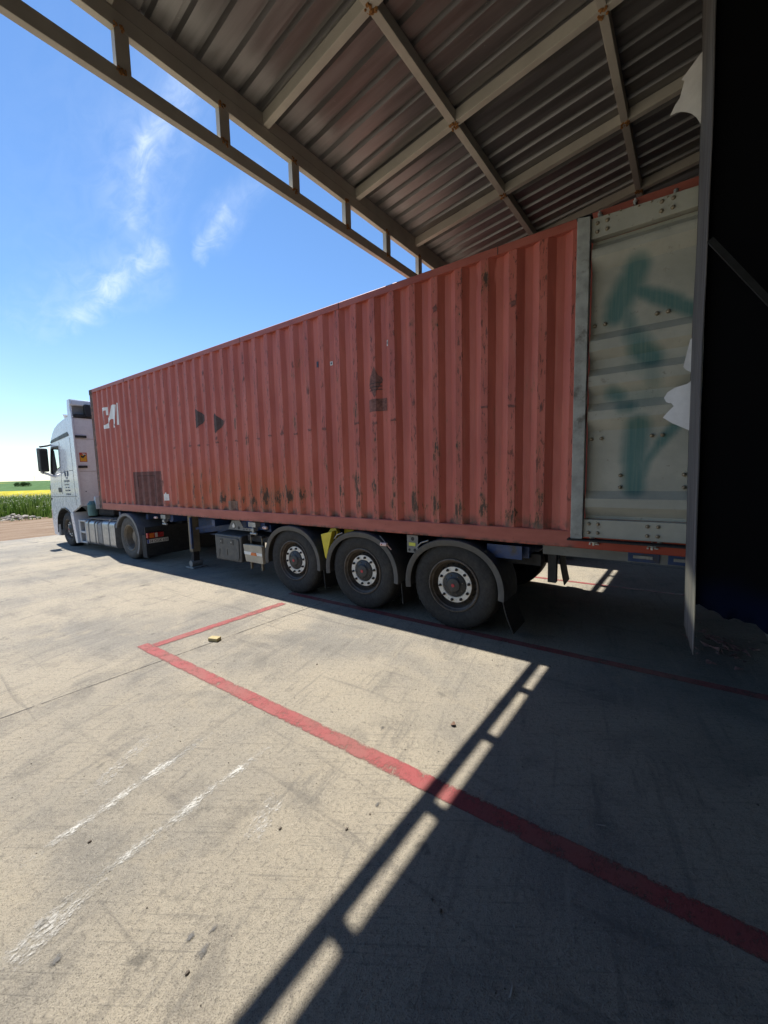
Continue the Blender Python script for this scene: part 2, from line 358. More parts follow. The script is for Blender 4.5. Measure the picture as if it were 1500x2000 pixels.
# ------------------------------------------------------------------ canopy (own frame: a = up the slope towards the building, b = along the edge)
TH, XE, ZL, SL, ZR, KK = .05788, 8.6232, 4.3166, .11073, 4.765, 1.0338
def cw(a, b, z): return (XE+a*math.cos(TH)+b*math.sin(TH), -a*math.sin(TH)+b*math.cos(TH), z)
canopy = tag(empty('canopy', cw(0, 0, 0)), 'cream steel canopy with ribbed metal roof sheets over the loading yard', 'canopy')
CO = Vector(canopy.location)
def cl(a, b, z): return Vector(cw(a, b, z))-CO
def cbox(mb, a0, a1, b0, b1, z0, z1, slope=False):
    s = (lambda a: SL*a) if slope else (lambda a: 0)
    mb.hexa([cl(a0, b0, z0+s(a0)), cl(a1, b0, z0+s(a1)), cl(a1, b1, z0+s(a1)), cl(a0, b1, z0+s(a0)),
             cl(a0, b0, z1+s(a0)), cl(a1, b0, z1+s(a1)), cl(a1, b1, z1+s(a1)), cl(a0, b1, z1+s(a0))]); return mb
B0, B1 = -24.0, 10.2  # near end run on unseen behind the camera to cut sky fill
w_, h_, g_ = .05*KK, .1*KK, .2338
def cream_mat():
    m, n = shader('cream steel with rusty welds'); co = n.n('ShaderNodeTexCoord').outputs['Object']
    c = n.mix(n.ramp(n.noise(co, 4, 5), .3, .7), (.50, .465, .39), (.60, .56, .47))
    c = n.mix(n.ramp(n.noise(co, 45, 5, .7), .66, .74, 0, .5), c, (.16, .10, .06))
    b = n.n('ShaderNodeBsdfPrincipled', {'Base Color': c, 'Roughness': .5, 'Specular IOR Level': .35}); n.n('ShaderNodeOutputMaterial', {0: b.outputs[0]}); return m
cream = cream_mat()
weld = P('rusty weld bead', (.36, .17, .05), .85, var=.35, vs=60, bump=1, bs=90, dirt=(.10, .05, .025), ds=50)
tr_l = cbox(MB(), -w_, 0, B0, B1, ZL, ZL+h_).build('lower_chord', cream, canopy, .004)
tr_u = cbox(MB(), -w_, 0, B0, B1, ZL+h_+g_, ZL+2*h_+g_).build('upper_chord', cream, canopy, .004)
V0, VP = -2.6218, .70665
def weld_blob(parent, c, nb=9, r=.012, spread=(.03, .03, .008)):
    mb = MB()
    for i in range(nb):
        sphere(mb, (c.x+random.uniform(-1, 1)*spread[0], c.y+random.uniform(-1, 1)*spread[1], c.z+random.uniform(-1, 1)*spread[2]), r*random.uniform(.5, 1.2), n=6)
    return mb.build('weld', weld, parent, smooth=True)
for k in range(-30, 19):
    b = V0+VP*k
    if B0+.1 < b < B1-.1:
        o = cbox(MB(), -w_, -.0015, b, b+.085, ZL+h_, ZL+h_+g_).build('truss_post', cream, canopy)
        if -3 <= k <= 8:
            for z, dz in ((ZL+h_-.012, 0), (ZL+h_+g_+.012, 0)):
                weld_blob(o, cl(.002, b+.028, z), 16, .009, (.002, .03, .022))
cbox(MB(), -.05, -.003, B0, B1, ZR-.006, ZR+.1).build('edge_purlin', cream, canopy, .003)
RY = [-1.4563+1.1725*k for k in range(-19, 10)]
RW = .06
for b in RY: cbox(MB(), -.002, 3.70, b-.052, b+.008, ZR, ZR+.098, True).build('rafter', cream, canopy, .004)
PA = [1.1797, 2.3658, 3.56]
for a in PA:
    for b0, b1 in zip(RY, RY[1:]):
        cbox(MB(), a-.03, a+.03, b0+.0085, b1-.0525, ZR+.002, ZR+.0965, True).build('purlin', cream, canopy, .004)
    for b in RY:
        if -2.8 < b < 3.5 and a < 3: weld_blob(canopy, cl(a, b-.02, ZR+SL*a-.002), 22, .011, (.035, .035, .004))
# ribbed sheets
def roof_metal():
    m, n = shader('galvanised roof underside'); co = n.n('ShaderNodeTexCoord').outputs['Object']
    st = n.noise(n.scl(co, (.7, 9, 1)), 1.5, 5, .6)
    c = n.mix(n.ramp(st, .3, .7), (.235, .23, .22), (.32, .31, .30)); c = n.mix(n.ramp(n.noise(co, 22, 5, .7), .68, .72, 0, .7), c, (.55, .55, .53))
    b = n.n('ShaderNodeBsdfPrincipled', {'Base Color': c, 'Metallic': .72, 'Roughness': n.ramp(st, .3, .7, .30, .46)}); n.n('ShaderNodeOutputMaterial', {0: b.outputs[0]}); return m
roofm = roof_metal()
RP = .1745; prof = [(0, 0), (.105, 0), (.122, .034), (.152, .034), (.169, 0)]
sheets = []
b = B0; nb = 0; mb = MB(); pts = []
while b < B1:
    for u, zz in prof: pts.append((b+u+(-.028), zz))
    b += RP
n = len(pts)
for a in (-.09, 1.3, 2.7, 3.72): mb.v += [tuple(cl(a, bb, ZR+.1015+zz+SL*a)) for bb, zz in pts]
mb.f += [(r*n+i, r*n+i+1, (r+1)*n+i+1, (r+1)*n+i) for r in range(3) for i in range(n-1)]
ro = mb.build('roof_sheet', roofm, canopy, norm=False); sm = ro.modifiers.new('s', 'SOLIDIFY'); sm.thickness = .002; sm.offset = 1

# ------------------------------------------------------------------ building wall and dock shelter
wallm = P('dark cladding', (.06, .06, .065), .6, var=.1, dirt=(.08, .075, .07), ds=1.5)
bw = empty('warehouse_wall', cw(3.74, 0, 0)); tag(bw, 'dark clad warehouse wall with ribs rising behind the dock and canopy', 'wall'); CO = Vector(bw.location)
mb = MB(); cbox(mb, 3.74, 3.94, -24, 13, 0, 7.2).build('wall_panel', wallm, bw)
mb = MB()
for k in range(124):
    bb = -24+.3*k; cbox(mb, 3.71, 3.739, bb, bb+.05, .3, 7.2)
mb.build('cladding_rib', wallm, bw)
cbox(MB(), 3.69, 3.7385, -24, 13, 0, .28).build('plinth', P('plinth concrete', (.3, .29, .27), .9), bw)
shelter = tag(empty('dock_shelter', (11.65, -.9, 0)), 'black and blue dock shelter curtain with frayed grey edge flap at the container rear', 'dock shelter'); CO = Vector(shelter.location)
def tarp_mat():
    m, n = shader('black tarp with blue hem'); co = n.n('ShaderNodeTexCoord').outputs['Object']
    z = n.n('ShaderNodeSeparateXYZ', {0: co}).outputs[2]; nz = n.noise(co, 2, 4)
    c = n.mix(n.ramp(n.m('ADD', z, n.m('MULTIPLY', nz, .35)), 1.32, 1.10), (.004, .004, .005), (.003, .006, .022))
    b = n.n('ShaderNodeBsdfPrincipled', {'Base Color': c, 'Roughness': .9, 'Specular IOR Level': .08}); n.n('ShaderNodeOutputMaterial', {0: b.outputs[0]}); return m
mb = MB(); nx, nz = 30, 60
for j in range(nz+1):
    for i in range(nx+1):
        x = i/nx*.72; zt = 6.2; zb = .90-.14*x/.5 + .012*math.sin(x*31)+.01*math.sin(x*71)
        z = zb+(zt-zb)*j/nz
        y = .0+.025*mnoise.noise(Vector((x*3, 0, z*.8)))+.03*math.sin(x*6+z*.6)*(1-j/nz)+.02
        fx = -.004-.016*(z-.6); mb.v.append((x+fx*(1-x/.72), y+.02, z))
mb.f = [(j*(nx+1)+i, j*(nx+1)+i+1, (j+1)*(nx+1)+i+1, (j+1)*(nx+1)+i) for j in range(nz) for i in range(nx)]
o = mb.build('side_tarp', tarp_mat(), shelter, smooth=True, norm=False); sm = o.modifiers.new('s', 'SOLIDIFY'); sm.thickness = .004
def flap_mat():
    m, n = shader('frayed grey flap'); co = n.n('ShaderNodeTexCoord').outputs['Object']
    st = n.noise(n.scl(co, (1, 30, .9)), 1.2, 6, .65, .3)
    z = n.n('ShaderNodeSeparateXYZ', {0: co}).outputs[2]
    c = n.mix(n.ramp(st, .35, .65), (.06, .058, .06), (.15, .14, .145))
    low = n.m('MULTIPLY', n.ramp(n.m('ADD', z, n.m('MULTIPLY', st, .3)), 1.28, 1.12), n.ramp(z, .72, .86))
    c = n.mix(n.m('MULTIPLY', low, n.ramp(st, .3, .5)), c, (.72, .60, .40))  # pale wood-toned patch low on the flap, its sunlit brightness put into the colour
    c = n.mix(n.ramp(n.noise(n.scl(co, (1, 40, 2)), 1, 5), .62, .68), c, (.05, .045, .045))
    b = n.n('ShaderNodeBsdfPrincipled', {'Base Color': c, 'Roughness': .8}); n.n('ShaderNodeOutputMaterial', {0: b.outputs[0]}); return m
mb = MB(); nz = 60; ny = 8
zt = 6.2
for j in range(nz+1):
    for i in range(ny+1):
        t = i/ny; y = .02+.66*t; zb = .585-.03*t+.012*math.sin(t*17); z = zb+(zt-zb)*j/nz
        x = -.012-.016*(z-.6)+(.006*mnoise.noise(Vector((t*2, 3, z*1.3))))-.016*t+.005*math.sin(z*2.1)
        mb.v.append((x+.008, y+.01*mnoise.noise(Vector((t*2, 9, z*1.1))), z))
mb.f = [(j*(ny+1)+i, j*(ny+1)+i+1, (j+1)*(ny+1)+i+1, (j+1)*(ny+1)+i) for j in range(nz) for i in range(ny)]
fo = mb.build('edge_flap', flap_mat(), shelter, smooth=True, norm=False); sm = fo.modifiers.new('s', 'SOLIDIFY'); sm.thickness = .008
torn = P('torn white lining', (.62, .61, .62), .75, var=.06, vs=12, bump=.2, bs=15)
def torn_piece(poly, y, curl):
    mb = MB(); x0, x1 = min(p[0] for p in poly), max(p[0] for p in poly); tr_ = tessellate_polygon([[Vector((u, v, 0)) for u, v in poly]])
    fx = lambda u, v: (u-11.65, y+.9+curl*(x1-u)**2*2+.008*math.sin((u-x0)*22+v*3), v)
    for t in tr_:
        k = 16
        for i in range(k):
            c = clip2([poly[j] for j in t], x0+(x1-x0)*i/k, x0+(x1-x0)*(i+1)/k)
            if len(c) >= 3: mb.add([fx(u, v) for u, v in c], [tuple(range(len(c)))])
    o = mb.build('torn_lining', torn, shelter)
    import bmesh
    b = bmesh.new(); b.from_mesh(o.data); bmesh.ops.remove_doubles(b, verts=b.verts, dist=.0006); bmesh.ops.dissolve_degenerate(b, edges=b.edges, dist=.0005); bmesh.ops.recalc_face_normals(b, faces=b.faces); b.to_mesh(o.data); b.free()
    sm = o.modifiers.new('s2', 'SOLIDIFY'); sm.thickness = .0025; return o
torn_piece([(11.60, 2.72), (11.575, 2.70), (11.542, 2.514), (11.56, 2.49), (11.60, 2.46)], -.245, .4)
torn_piece([(11.60, 2.41), (11.57, 2.385), (11.50, 2.372), (11.456, 2.348), (11.435, 2.309), (11.448, 2.28), (11.466, 2.264), (11.482, 2.262), (11.498, 2.237), (11.462, 2.198), (11.434, 2.161), (11.493, 2.111), (11.60, 2.045)], -.25, .9)
torn_piece([(11.60, 4.60), (11.563, 4.59), (11.511, 4.55), (11.45, 4.516), (11.468, 4.493), (11.455, 4.44), (11.446, 4.404), (11.42, 4.385), (11.393, 4.342), (11.43, 4.325), (11.459, 4.302), (11.49, 4.27), (11.518, 4.235), (11.545, 4.19), (11.566, 4.14), (11.60, 4.09)], -.25, 1.2)
mb = MB(); mb.bar((.0, -.05, 0), (.0, -.05, .001), .001, .001)
MB().bar((.16, .14, .9), (.16, .14, 6.2), .06, .05, (1, 0, 0)).build('frame_post', P('shelter frame', (.1, .1, .1), .6), shelter)
MB().bar((-.04, -.07, 3.05), (.42, -.07, 2.35), .03, .02, (0, 1, 0)).build('frame_brace', P('brace', (.010, .010, .0095), .9), shelter)
# rubbish under the curtain
mb = MB()
for k in range(46):
    x, y = 12.0+random.gauss(0, .14), 1.0+random.gauss(0, .2); r = random.uniform(.015, .07)
    a = [Vector((random.uniform(-1, 1), random.uniform(-1, 1), random.uniform(0, 1)))*r for _ in range(4)]
    mb.add([(x+v.x, y+v.y, max(.002, v.z)) for v in a], [(0, 1, 2), (0, 2, 3), (0, 1, 3), (1, 2, 3)])
tag(mb.build('rubbish_heap', P('grubby rubbish', (.22, .12, .11), .8, var=.6, vs=25)), 'small dark heap of rubbish on the ground below the black curtain', 'rubbish', kind='stuff')

# ------------------------------------------------------------------ shipping container
CP, CE = .279266, .470584        # corrugation pitch and phase
ZB, ZT, CL = 1.0505, 3.9396, 12.19
YO, YI = .006, .052
BP = [0]
def cor(x):
    t = ((x-CE)/CP) % 1.0          # 0 = right edge of an outer face
    if x < .19 or x > 12.0: return YO
    if t < .24: return YO+(YI-YO)*t/.24
    if t < .50: return YI
    if t < .74: return YI+(YO-YI)*(t-.5)/.24
    return YO
def breaks(x0, x1):
    r = [x0, x1]
    k = int((x0-CE)/CP)-1
    while CE+k*CP < x1:
        for f in (0, .24, .50, .74):
            x = CE+(k+f)*CP
            if x0+1e-5 < x < x1-1e-5: r.append(x)
        k += 1
    return sorted(r)
container = tag(empty('shipping_container', (0, 0, 0)), 'faded red forty foot shipping container with its rear door folded back, behind a white truck', 'container')
marks = [(4.55, 1.62, .10, .13, 1.1), (4.85, 1.56, .12, .1, 1), (5.25, 1.42, .10, .13, 1.2), (5.55, 1.36, .11, .12, 1.1), (5.80, 1.40, .07, .12, .9), (6.05, 1.39, .08, .14, 1), (6.42, 1.44, .13, .18, 1.4),
         (6.68, 1.45, .13, .13, 1.3), (6.95, 1.47, .11, .12, 1.2), (7.22, 1.50, .09, .12, 1.1), (7.40, 1.66, .05, .12, .8), (7.95, 1.55, .07, .17, .8), (8.20, 1.68, .09, .16, 1.2), (8.25, 1.52, .07, .18, 1), (8.50, 1.60, .08, .12, 1),
         (8.76, 1.42, .07, .13, 1), (8.92, 1.40, .05, .05, .9), (9.08, 1.42, .07, .15, 1.1), (9.22, 1.39, .05, .05, .8), (9.35, 1.43, .07, .16, 1.1), (9.64, 1.38, .07, .13, 1.1), (9.92, 1.40, .07, .11, 1.2), (9.9, 1.52, .05, .06, .8),
         (10.18, 1.32, .07, .10, .7), (10.45, 1.30, .08, .14, .7), (7.25, 3.35, .06, .12, .7), (5.1, 3.1, .05, .3, .5), (5.75, 3.05, .06, .35, .6), (9.38, 3.38, .05, .08, .9), (9.09, 3.32, .05, .05, .7), (9.66, 3.41, .04, .03, .8), (9.93, 3.65, .05, .2, .7),
         (10.36, 2.55, .08, .1, .8), (9.5, 2.5, .05, .12, .5), (8.53, 2.62, .06, .06, .4), (8.52, 1.95, .04, .12, .5), (5.3, 2.35, .05, .12, .6), (4.85, 2.3, .06, .1, .6), (10.9, 1.6, .1, .2, .5), (10.45, 1.95, .05, .15, .5), (3.3, 1.5, .03, .05, .5), (1.4, 3.0, .03, .1, .4)]
for _k in range(4, 37):
    for _ in range(2): marks.append((CE+_k*CP-.035+random.uniform(-.03, .02), random.choice((random.uniform(1.3, 1.75), random.uniform(1.25, 3.7))), random.uniform(.03, .06), random.uniform(.03, .16), random.uniform(.5, .95)))
def red_wall_mat():
    m, n = shader('faded red container paint'); co = n.n('ShaderNodeTexCoord').outputs['Object']
    at = n.n('ShaderNodeAttribute', attribute_name='rust').outputs['Fac']; og = n.n('ShaderNodeAttribute', attribute_name='orange').outputs['Fac']; od = n.n('ShaderNodeAttribute', attribute_name='edge').outputs['Fac']
    f = n.noise(n.scl(co, (2, 2, .5)), 1.6, 6, .6); st = n.noise(n.scl(co, (34, 34, 1.1)), 1, 5, .6)
    c = n.mix(n.ramp(f, .3, .7), (.41, .102, .077), (.53, .148, .108))
    c = n.mix(n.m('MULTIPLY', og, n.ramp(n.noise(co, 3, 4), .3, .6, .6, 1)), c, (.44, .105, .045))
    c = n.mix(n.ramp(st, .56, .74, 0, .38), c, (.24, .10, .075)); c = n.mix(n.ramp(st, .42, .28, 0, .28), c, (.50, .22, .165))
    ch = n.noise(n.scl(co, (30, 30, 9)), 1, 6, .7)
    c = n.mix(n.m('MULTIPLY', n.ramp(n.m('ADD', ch, n.m('MULTIPLY', od, .13)), .70, .735), .8), c, (.13, .05, .035))
    sc = n.noise(n.scl(co, (70, 70, 7)), 1, 4, .6)
    c = n.mix(n.m('MULTIPLY', n.ramp(n.m('ADD', sc, n.m('MULTIPLY', od, .1)), .73, .76), .8), c, (.09, .04, .03))
    rn = n.m('ADD', n.m('MULTIPLY', n.noise(n.scl(co, (26, 26, 9)), 1, 6, .75), .62), n.m('MULTIPLY', n.noise(n.scl(co, (90, 90, 7)), 1, 4, .7), .38))
    halo = n.ramp(n.m('ADD', rn, n.m('MULTIPLY', at, .17)), .555, .69)
    c = n.mix(n.m('MULTIPLY', halo, .8), c, (.30, .13, .065))
    c = n.mix(n.ramp(n.m('ADD', rn, n.m('MULTIPLY', at, .17)), .645, .668), c, (.080, .044, .031))
    dz = n.n('ShaderNodeSeparateXYZ', {0: co}).outputs[2]
    c = n.mix(n.m('MULTIPLY', n.ramp(dz, ZB+.30, ZB+.165, 0, .85), n.ramp(n.noise(co, 9, 5), .42, .62)), c, (.12, .085, .065))
    b = n.n('ShaderNodeBsdfPrincipled', {'Base Color': c, 'Roughness': .55, 'Specular IOR Level': .35})
    bh = n.m('ADD', n.noise(n.scl(co, (5, 5, 2)), 1, 3), n.m('MULTIPLY', ch, .1))
    bp = n.n('ShaderNodeBump', {'Height': bh, 'Strength': .5, 'Distance': .03}); n.t.links.new(bp.outputs[0], b.inputs['Normal'])
    n.n('ShaderNodeOutputMaterial', {0: b.outputs[0]}); return m
red_wall = red_wall_mat()
def wall_mesh(detail=True):
    bx = breaks(.1, CL-.1); xs = []
    for a, b in zip(bx, bx[1:]):
        k = 4 if detail else 1; xs += [a+(b-a)*i/k for i in range(k)]
    xs.append(bx[-1]); z0, z1 = ZB+.158, ZT-.075; nz = 110 if detail else 1
    mb = MB(); R_ = []; O_ = []; E_ = []
    for j in range(nz+1):
        z = z0+(z1-z0)*j/nz
        for x in xs:
            y = cor(x)
            t = ((x-CE)/CP) % 1.0
            if detail:
                y += .006*mnoise.noise(Vector((x*1.7, 0, z*1.2)))+.004*mnoise.noise(Vector((x*6, 4, z*3)))
                if abs(x-9.93) < .1 and z > 3.6: y += .01*math.sin((z-3.6)*14)
            mb.v.append((x, y, z))
            r = 0
            for mx, mz, wx, wz, s in marks:
                q = ((x-mx)/wx)**2+((z-mz)/wz)**2
                if q < 4: r = max(r, s*.92*math.exp(-q))
            if t > .72 or t < .05: r *= 1.15
            elif t > .3 and t < .5: r *= .55
            zb = max(0, 1-(z-z0)/.5)*.25*(1 if 4 < x < 10.7 else .3)
            R_.append(r+zb*(.5+.5*mnoise.noise(Vector((x*2, 1, z)))))
            o = max(0, 1-max(abs(x-5.4)-1.3, 0)/.9)*max(0, min(1, (2.15-z)/.5)); O_.append(o*.9)
            E_.append(1. if (t > .70 or t < .04) else 0.)
    n = len(xs); mb.f = [(j*n+i, j*n+i+1, (j+1)*n+i+1, (j+1)*n+i) for j in range(nz) for i in range(n-1)]
    mb.attr = {'rust': R_, 'orange': O_, 'edge': E_}
    return mb
wo = wall_mesh().build('side_wall', red_wall, container, norm=False)
wf = wall_mesh(False); wf.v = [(x, 2.438-y, z) for x, y, z in wf.v]; wf.build('side_wall', red_wall, container, norm=False)
def rail_mat():
    m, n = shader('red rail paint'); co = n.n('ShaderNodeTexCoord').outputs['Object']
    f = n.noise(n.scl(co, (1, 1, 3)), 2, 6, .6); c = n.mix(n.ramp(f, .3, .7), (.33, .085, .062), (.42, .122, .09))
    c = n.mix(n.ramp(n.noise(n.scl(co, (1, 1, 2)), 14, 6, .7), .62, .68, 0, .8), c, (.12, .05, .035))
    dz = n.n('ShaderNodeSeparateXYZ', {0: co}).outputs[2]
    c = n.mix(n.m('MULTIPLY', n.ramp(dz, ZB+.045, ZB+.0, 0, 1), n.ramp(n.noise(co, 12, 5, .7), .40, .62)), c, (.07, .05, .04))
    sx = n.n('ShaderNodeSeparateXYZ', {0: co}).outputs[0]
    c = n.mix(n.m('MULTIPLY', n.ramp(sx, 10.75, 10.85), n.ramp(dz, 2.2, 2.0)), c, n.mix(n.ramp(f, .35, .65), (.36, .06, .035), (.44, .085, .05)))
    b = n.n('ShaderNodeBsdfPrincipled', {'Base Color': c, 'Roughness': .5, 'Specular IOR Level': .35})
    bp = n.n('ShaderNodeBump', {'Height': n.noise(co, 3, 5), 'Strength': .4, 'Distance': .02}); n.t.links.new(bp.outputs[0], b.inputs['Normal'])
    n.n('ShaderNodeOutputMaterial', {0: b.outputs[0]}); return m
railm = rail_mat()
for s in (0, 1):
    Yf = (lambda y: y) if s == 0 else (lambda y: 2.438-y)
    mb = MB(); lo = [(.0, ZB+.008), (.006, ZB), (.06, ZB), (.06, ZB+.158), (.004, ZB+.158), (0, ZB+.150)]
    mb.pryz([(Yf(y), z) for y, z in lo], .17, CL-.17).build('bottom_rail', railm, container)
    mb = MB(); up = [(.0, ZT-.078), (.055, ZT-.078), (.06, ZT), (.006, ZT), (0, ZT-.006)]
    mb.pryz([(Yf(y), z) for y, z in up], .17, CL-.17).build('top_rail', railm, container)
    if s == 0:
        for k in range(5): MB().box(1.9+k*2.04, 1.907+k*2.04, -.0022, .004, ZT-.078, ZT-.004).build('rail_seam', seam, container)
postm = P('dark weathered post', (.11, .06, .042), .75, var=.3, vs=12, dirt=(.30, .13, .08), ds=6, dlo=.5, dhi=.65)
for x0 in (0, CL-.16):
    for y0 in (0, 2.438-.16):
        p = MB().box(x0, x0+.16, y0+.004, y0+.156, ZB+.118, ZT-.118).build('corner_post', postm if x0 == 0 else railm, container, .01)
        for z0 in (ZB, ZT-.118):
            mb = MB(); ox = x0-.004; mb.box(ox, ox+.17, y0-.003, y0+.162, z0-.003, z0+.1175)
            c_ = mb.build('corner_casting', postm, container, .008)
            yy = y0-.004 if y0 == 0 else y0+.163
            MB().add([(ox+.085+.03*math.cos(a), yy, z0+.06+.042*math.sin(a)) for a in [k/12*6.283 for k in range(12)]], [tuple(range(12))]).build('lifting_hole', seam, c_)
dusty_red = P('dusty red brown paint', (.20, .115, .092), .8, var=.2, vs=2)
MB().box(.16, CL-.16, .062, 2.376, ZT-.03, ZT-.008).build('roof_panel', dusty_red, container)
mb = MB(); bx = breaks(.2, 2.24)
for a, b in zip(bx, bx[1:]): mb.hexa([(cor(a)+.0, a, ZB+.15), (cor(b), b, ZB+.15), (cor(b)+.01, b, ZB+.15), (cor(a)+.01, a, ZB+.15), (cor(a), a, ZT-.1), (cor(b), b, ZT-.1), (cor(b)+.01, b, ZT-.1), (cor(a)+.01, a, ZT-.1)])
mb.build('front_wall', dusty_red, container, norm=False)
MB().box(.0, .06, .165, 2.273, ZB, ZB+.16).build('front_sill', dusty_red, container)
MB().box(.0, .06, .165, 2.273, ZT-.1, ZT-.002).build('front_header', dusty_red, container)
MB().box(.1, CL-.1, .07, 2.37, ZB+.04, ZB+.12).build('floor_frame', grimy, container)

clipx = clip2
def decal(name, polys, mat, off=.0035, parent=None):
    mb = MB()
    for poly in polys:
        for t in tessellate_polygon([[Vector((u, v, 0)) for u, v in poly]]):
            tri = [poly[i] for i in t]; bx = breaks(min(p[0] for p in tri), max(p[0] for p in tri))
            for a, b in zip(bx, bx[1:]):
                c = clipx(tri, a, b)
                if len(c) >= 3:
                    # split in z so it hugs the dented wall
                    mb.add([(u, cor((u)) + (.006*mnoise.noise(Vector((u*1.7, 0, v*1.2)))+.004*mnoise.noise(Vector((u*6, 4, v*3))))-off, v) for u, v in c], [tuple(range(len(c)))])
    return mb.build(name, mat, parent or container, norm=False)
def rect(x0, x1, z0, z1, nx=1, nz=6):
    return [[(x0+(x1-x0)*i/nx, z0+(z1-z0)*j/nz), (x0+(x1-x0)*(i+1)/nx, z0+(z1-z0)*j/nz), (x0+(x1-x0)*(i+1)/nx, z0+(z1-z0)*(j+1)/nz), (x0+(x1-x0)*i/nx, z0+(z1-z0)*(j+1)/nz)] for i in range(nx) for j in range(nz)]
ww_ = P('chipped white lettering', (.85, .84, .79), .6, var=.04)
# white letters C A I, the last one scraped thin
Lc = [(0.6, 3.439), (0.873, 3.456), (0.858, 3.271), (0.786, 3.271), (0.787, 3.38), (0.709, 3.373), (0.672, 3.054), (0.742, 3.04), (1.028, 3.224), (1.081, 3.47), (1.348, 3.447), (1.278, 2.948), (1.089, 2.964), (1.108, 3.154), (1.058, 3.159), (0.869, 2.978), (0.723, 2.955), (0.589, 2.998), (0.561, 3.08)]
decal('white_letters', [Lc, [(1.365, 3.49), (1.40, 3.48), (1.39, 3.0), (1.34, 3.0)]], ww_, .0045)
prim = P('brown primer patch', (.15, .062, .052), .8, var=.2, vs=10)
decal('repair_patch', rect(1.905, 3.14, ZB+.16, 1.925, 1, 10), prim, .004)
pl = P('dark weld line', (.07, .03, .025), .8)
decal('patch_weld', rect(2.15, 2.92, 1.83, 1.845, 1, 1)+rect(2.15, 2.165, 1.60, 1.845, 1, 2)+rect(2.905, 2.93, ZB+.17, 1.845, 1, 8), pl, .0065)
dk = P('grey brown adhesive', (.085, .055, .048), .8, var=.2, vs=20)
def jag(poly, amp, k=5, seed=0):
    r = []
    for i, p in enumerate(poly):
        q = poly[(i+1) % len(poly)]
        for t in range(k):
            u = p[0]+(q[0]-p[0])*t/k; v = p[1]+(q[1]-p[1])*t/k
            r.append((u+amp*mnoise.noise(Vector((u*20, v*20, seed))), v+amp*mnoise.noise(Vector((v*20, u*20, seed+5)))))
    return r
decal('placard_scar', [jag([(4.60, 3.0), (4.86, 2.82), (4.60, 2.65), (4.50, 2.82)], .012)], dk)
decal('placard_scar', [jag([(5.17, 2.86), (5.39, 2.69), (5.17, 2.52), (5.06, 2.68)], .012, seed=2)], dk)
gh = P('faint dark ghost mark', (.19, .085, .07), .8, var=.35, vs=25)
decal('placard_scar', [jag([(8.54, 3.07), (8.65, 2.90), (8.54, 2.70), (8.45, 2.86)], .03, seed=4)], gh)
for z in (2.86, 2.82, 2.78): decal('placard_scar', [jag([(8.46, z), (8.64, z+.01), (8.63, z+.022), (8.46, z+.012)], .01, 3, z)], dk, .005)
decal('label_scar', rect(8.44, 8.70, 2.535, 2.685, 1, 2), gh)
decal('grey_patch', rect(5.37, 5.62, ZB+.165, 1.37, 1, 3), P('grey brown patch', (.20, .13, .10), .8, var=.3, vs=15))
lab = P('white label', (.75, .75, .72), .5)
decal('white_label', rect(3.24, 3.35, 1.33, 1.46, 1, 1)+[[(3.265, 1.46), (3.30, 1.46), (3.29, 1.50)]], lab)
dl = P('black label', (.02, .03, .05), .4)
for x, z, w, h, m_ in [(4.0, 3.26, .03, .09, lab), (7.58, 3.265, .04, .075, dl), (7.83, 3.235, .045, .05, lab), (8.735, 3.31, .03, .065, lab)]:
    decal('small_label', rect(x-w/2, x+w/2, z-h/2, z+h/2, 1, 1), m_, .006); 
    if m_ is lab: decal('small_label', rect(x-w/4, x+w/4, z-h/4, z+h/4, 1, 1), dl, .008)
# row of little scraped bumps half way up, one on most outer faces
ding = P('scraped bump', (.20, .07, .055), .7, var=.3, vs=30)
for k in range(12, 36):
    x = CE+k*CP-.035; z = 2.37+.018*math.sin(k*2.3)+.004*(k-20)
    if random.random() < .8: decal('scrape', [jag([(x-.03-random.random()*.03, z+.012), (x+.035, z+.012), (x+.04, z-.012), (x-.03, z-.014)], .02, 3, k)], ding, .005)
for k in range(2, 37):
    x = CE+k*CP-.035
    for _ in range(random.choice((0, 1, 1, 2))):
        z = random.uniform(1.3, 3.75); h = random.uniform(.01, .05); w = random.uniform(.006, .03)
        decal('scrape', [jag([(x-w, z), (x+w*random.uniform(.2, 1), z+h), (x+w, z-h), (x-w*.5, z-h*1.5)], .02, 3, k)], ding, .005)

# rear door folded back along the side
DY = -.145
def door_mat():
    m, n = shader('grey door lining'); co = n.n('ShaderNodeTexCoord').outputs['Object']
    sp = n.n('ShaderNodeAttribute', attribute_name='spray').outputs['Fac']
    f = n.noise(co, 3, 6, .6); st = n.noise(n.scl(co, (60, 1, 2)), 1, 4)
    c = n.mix(n.ramp(f, .3, .7), (.36, .355, .305), (.46, .45, .385)); c = n.mix(n.ramp(n.noise(co, 13, 6, .7), .6, .72, 0, .7), c, (.22, .20, .165))
    c = n.mix(n.ramp(n.noise(n.scl(co, (8, 1, 30)), 1.2, 5, .7), .68, .72, 0, .7), c, (.13, .11, .09))
    c = n.mix(n.m('MULTIPLY', sp, n.ramp(st, .2, .7, .8, 1.)), c, (.055, .165, .16))
    b = n.n('ShaderNodeBsdfPrincipled', {'Base Color': c, 'Roughness': .5, 'Specular IOR Level': .4})
    bp = n.n('ShaderNodeBump', {'Height': n.noise(co, 6, 4), 'Strength': .25, 'Distance': .03}); n.t.links.new(bp.outputs[0], b.inputs['Normal'])
    n.n('ShaderNodeOutputMaterial', {0: b.outputs[0]}); return m
doorm = door_mat()
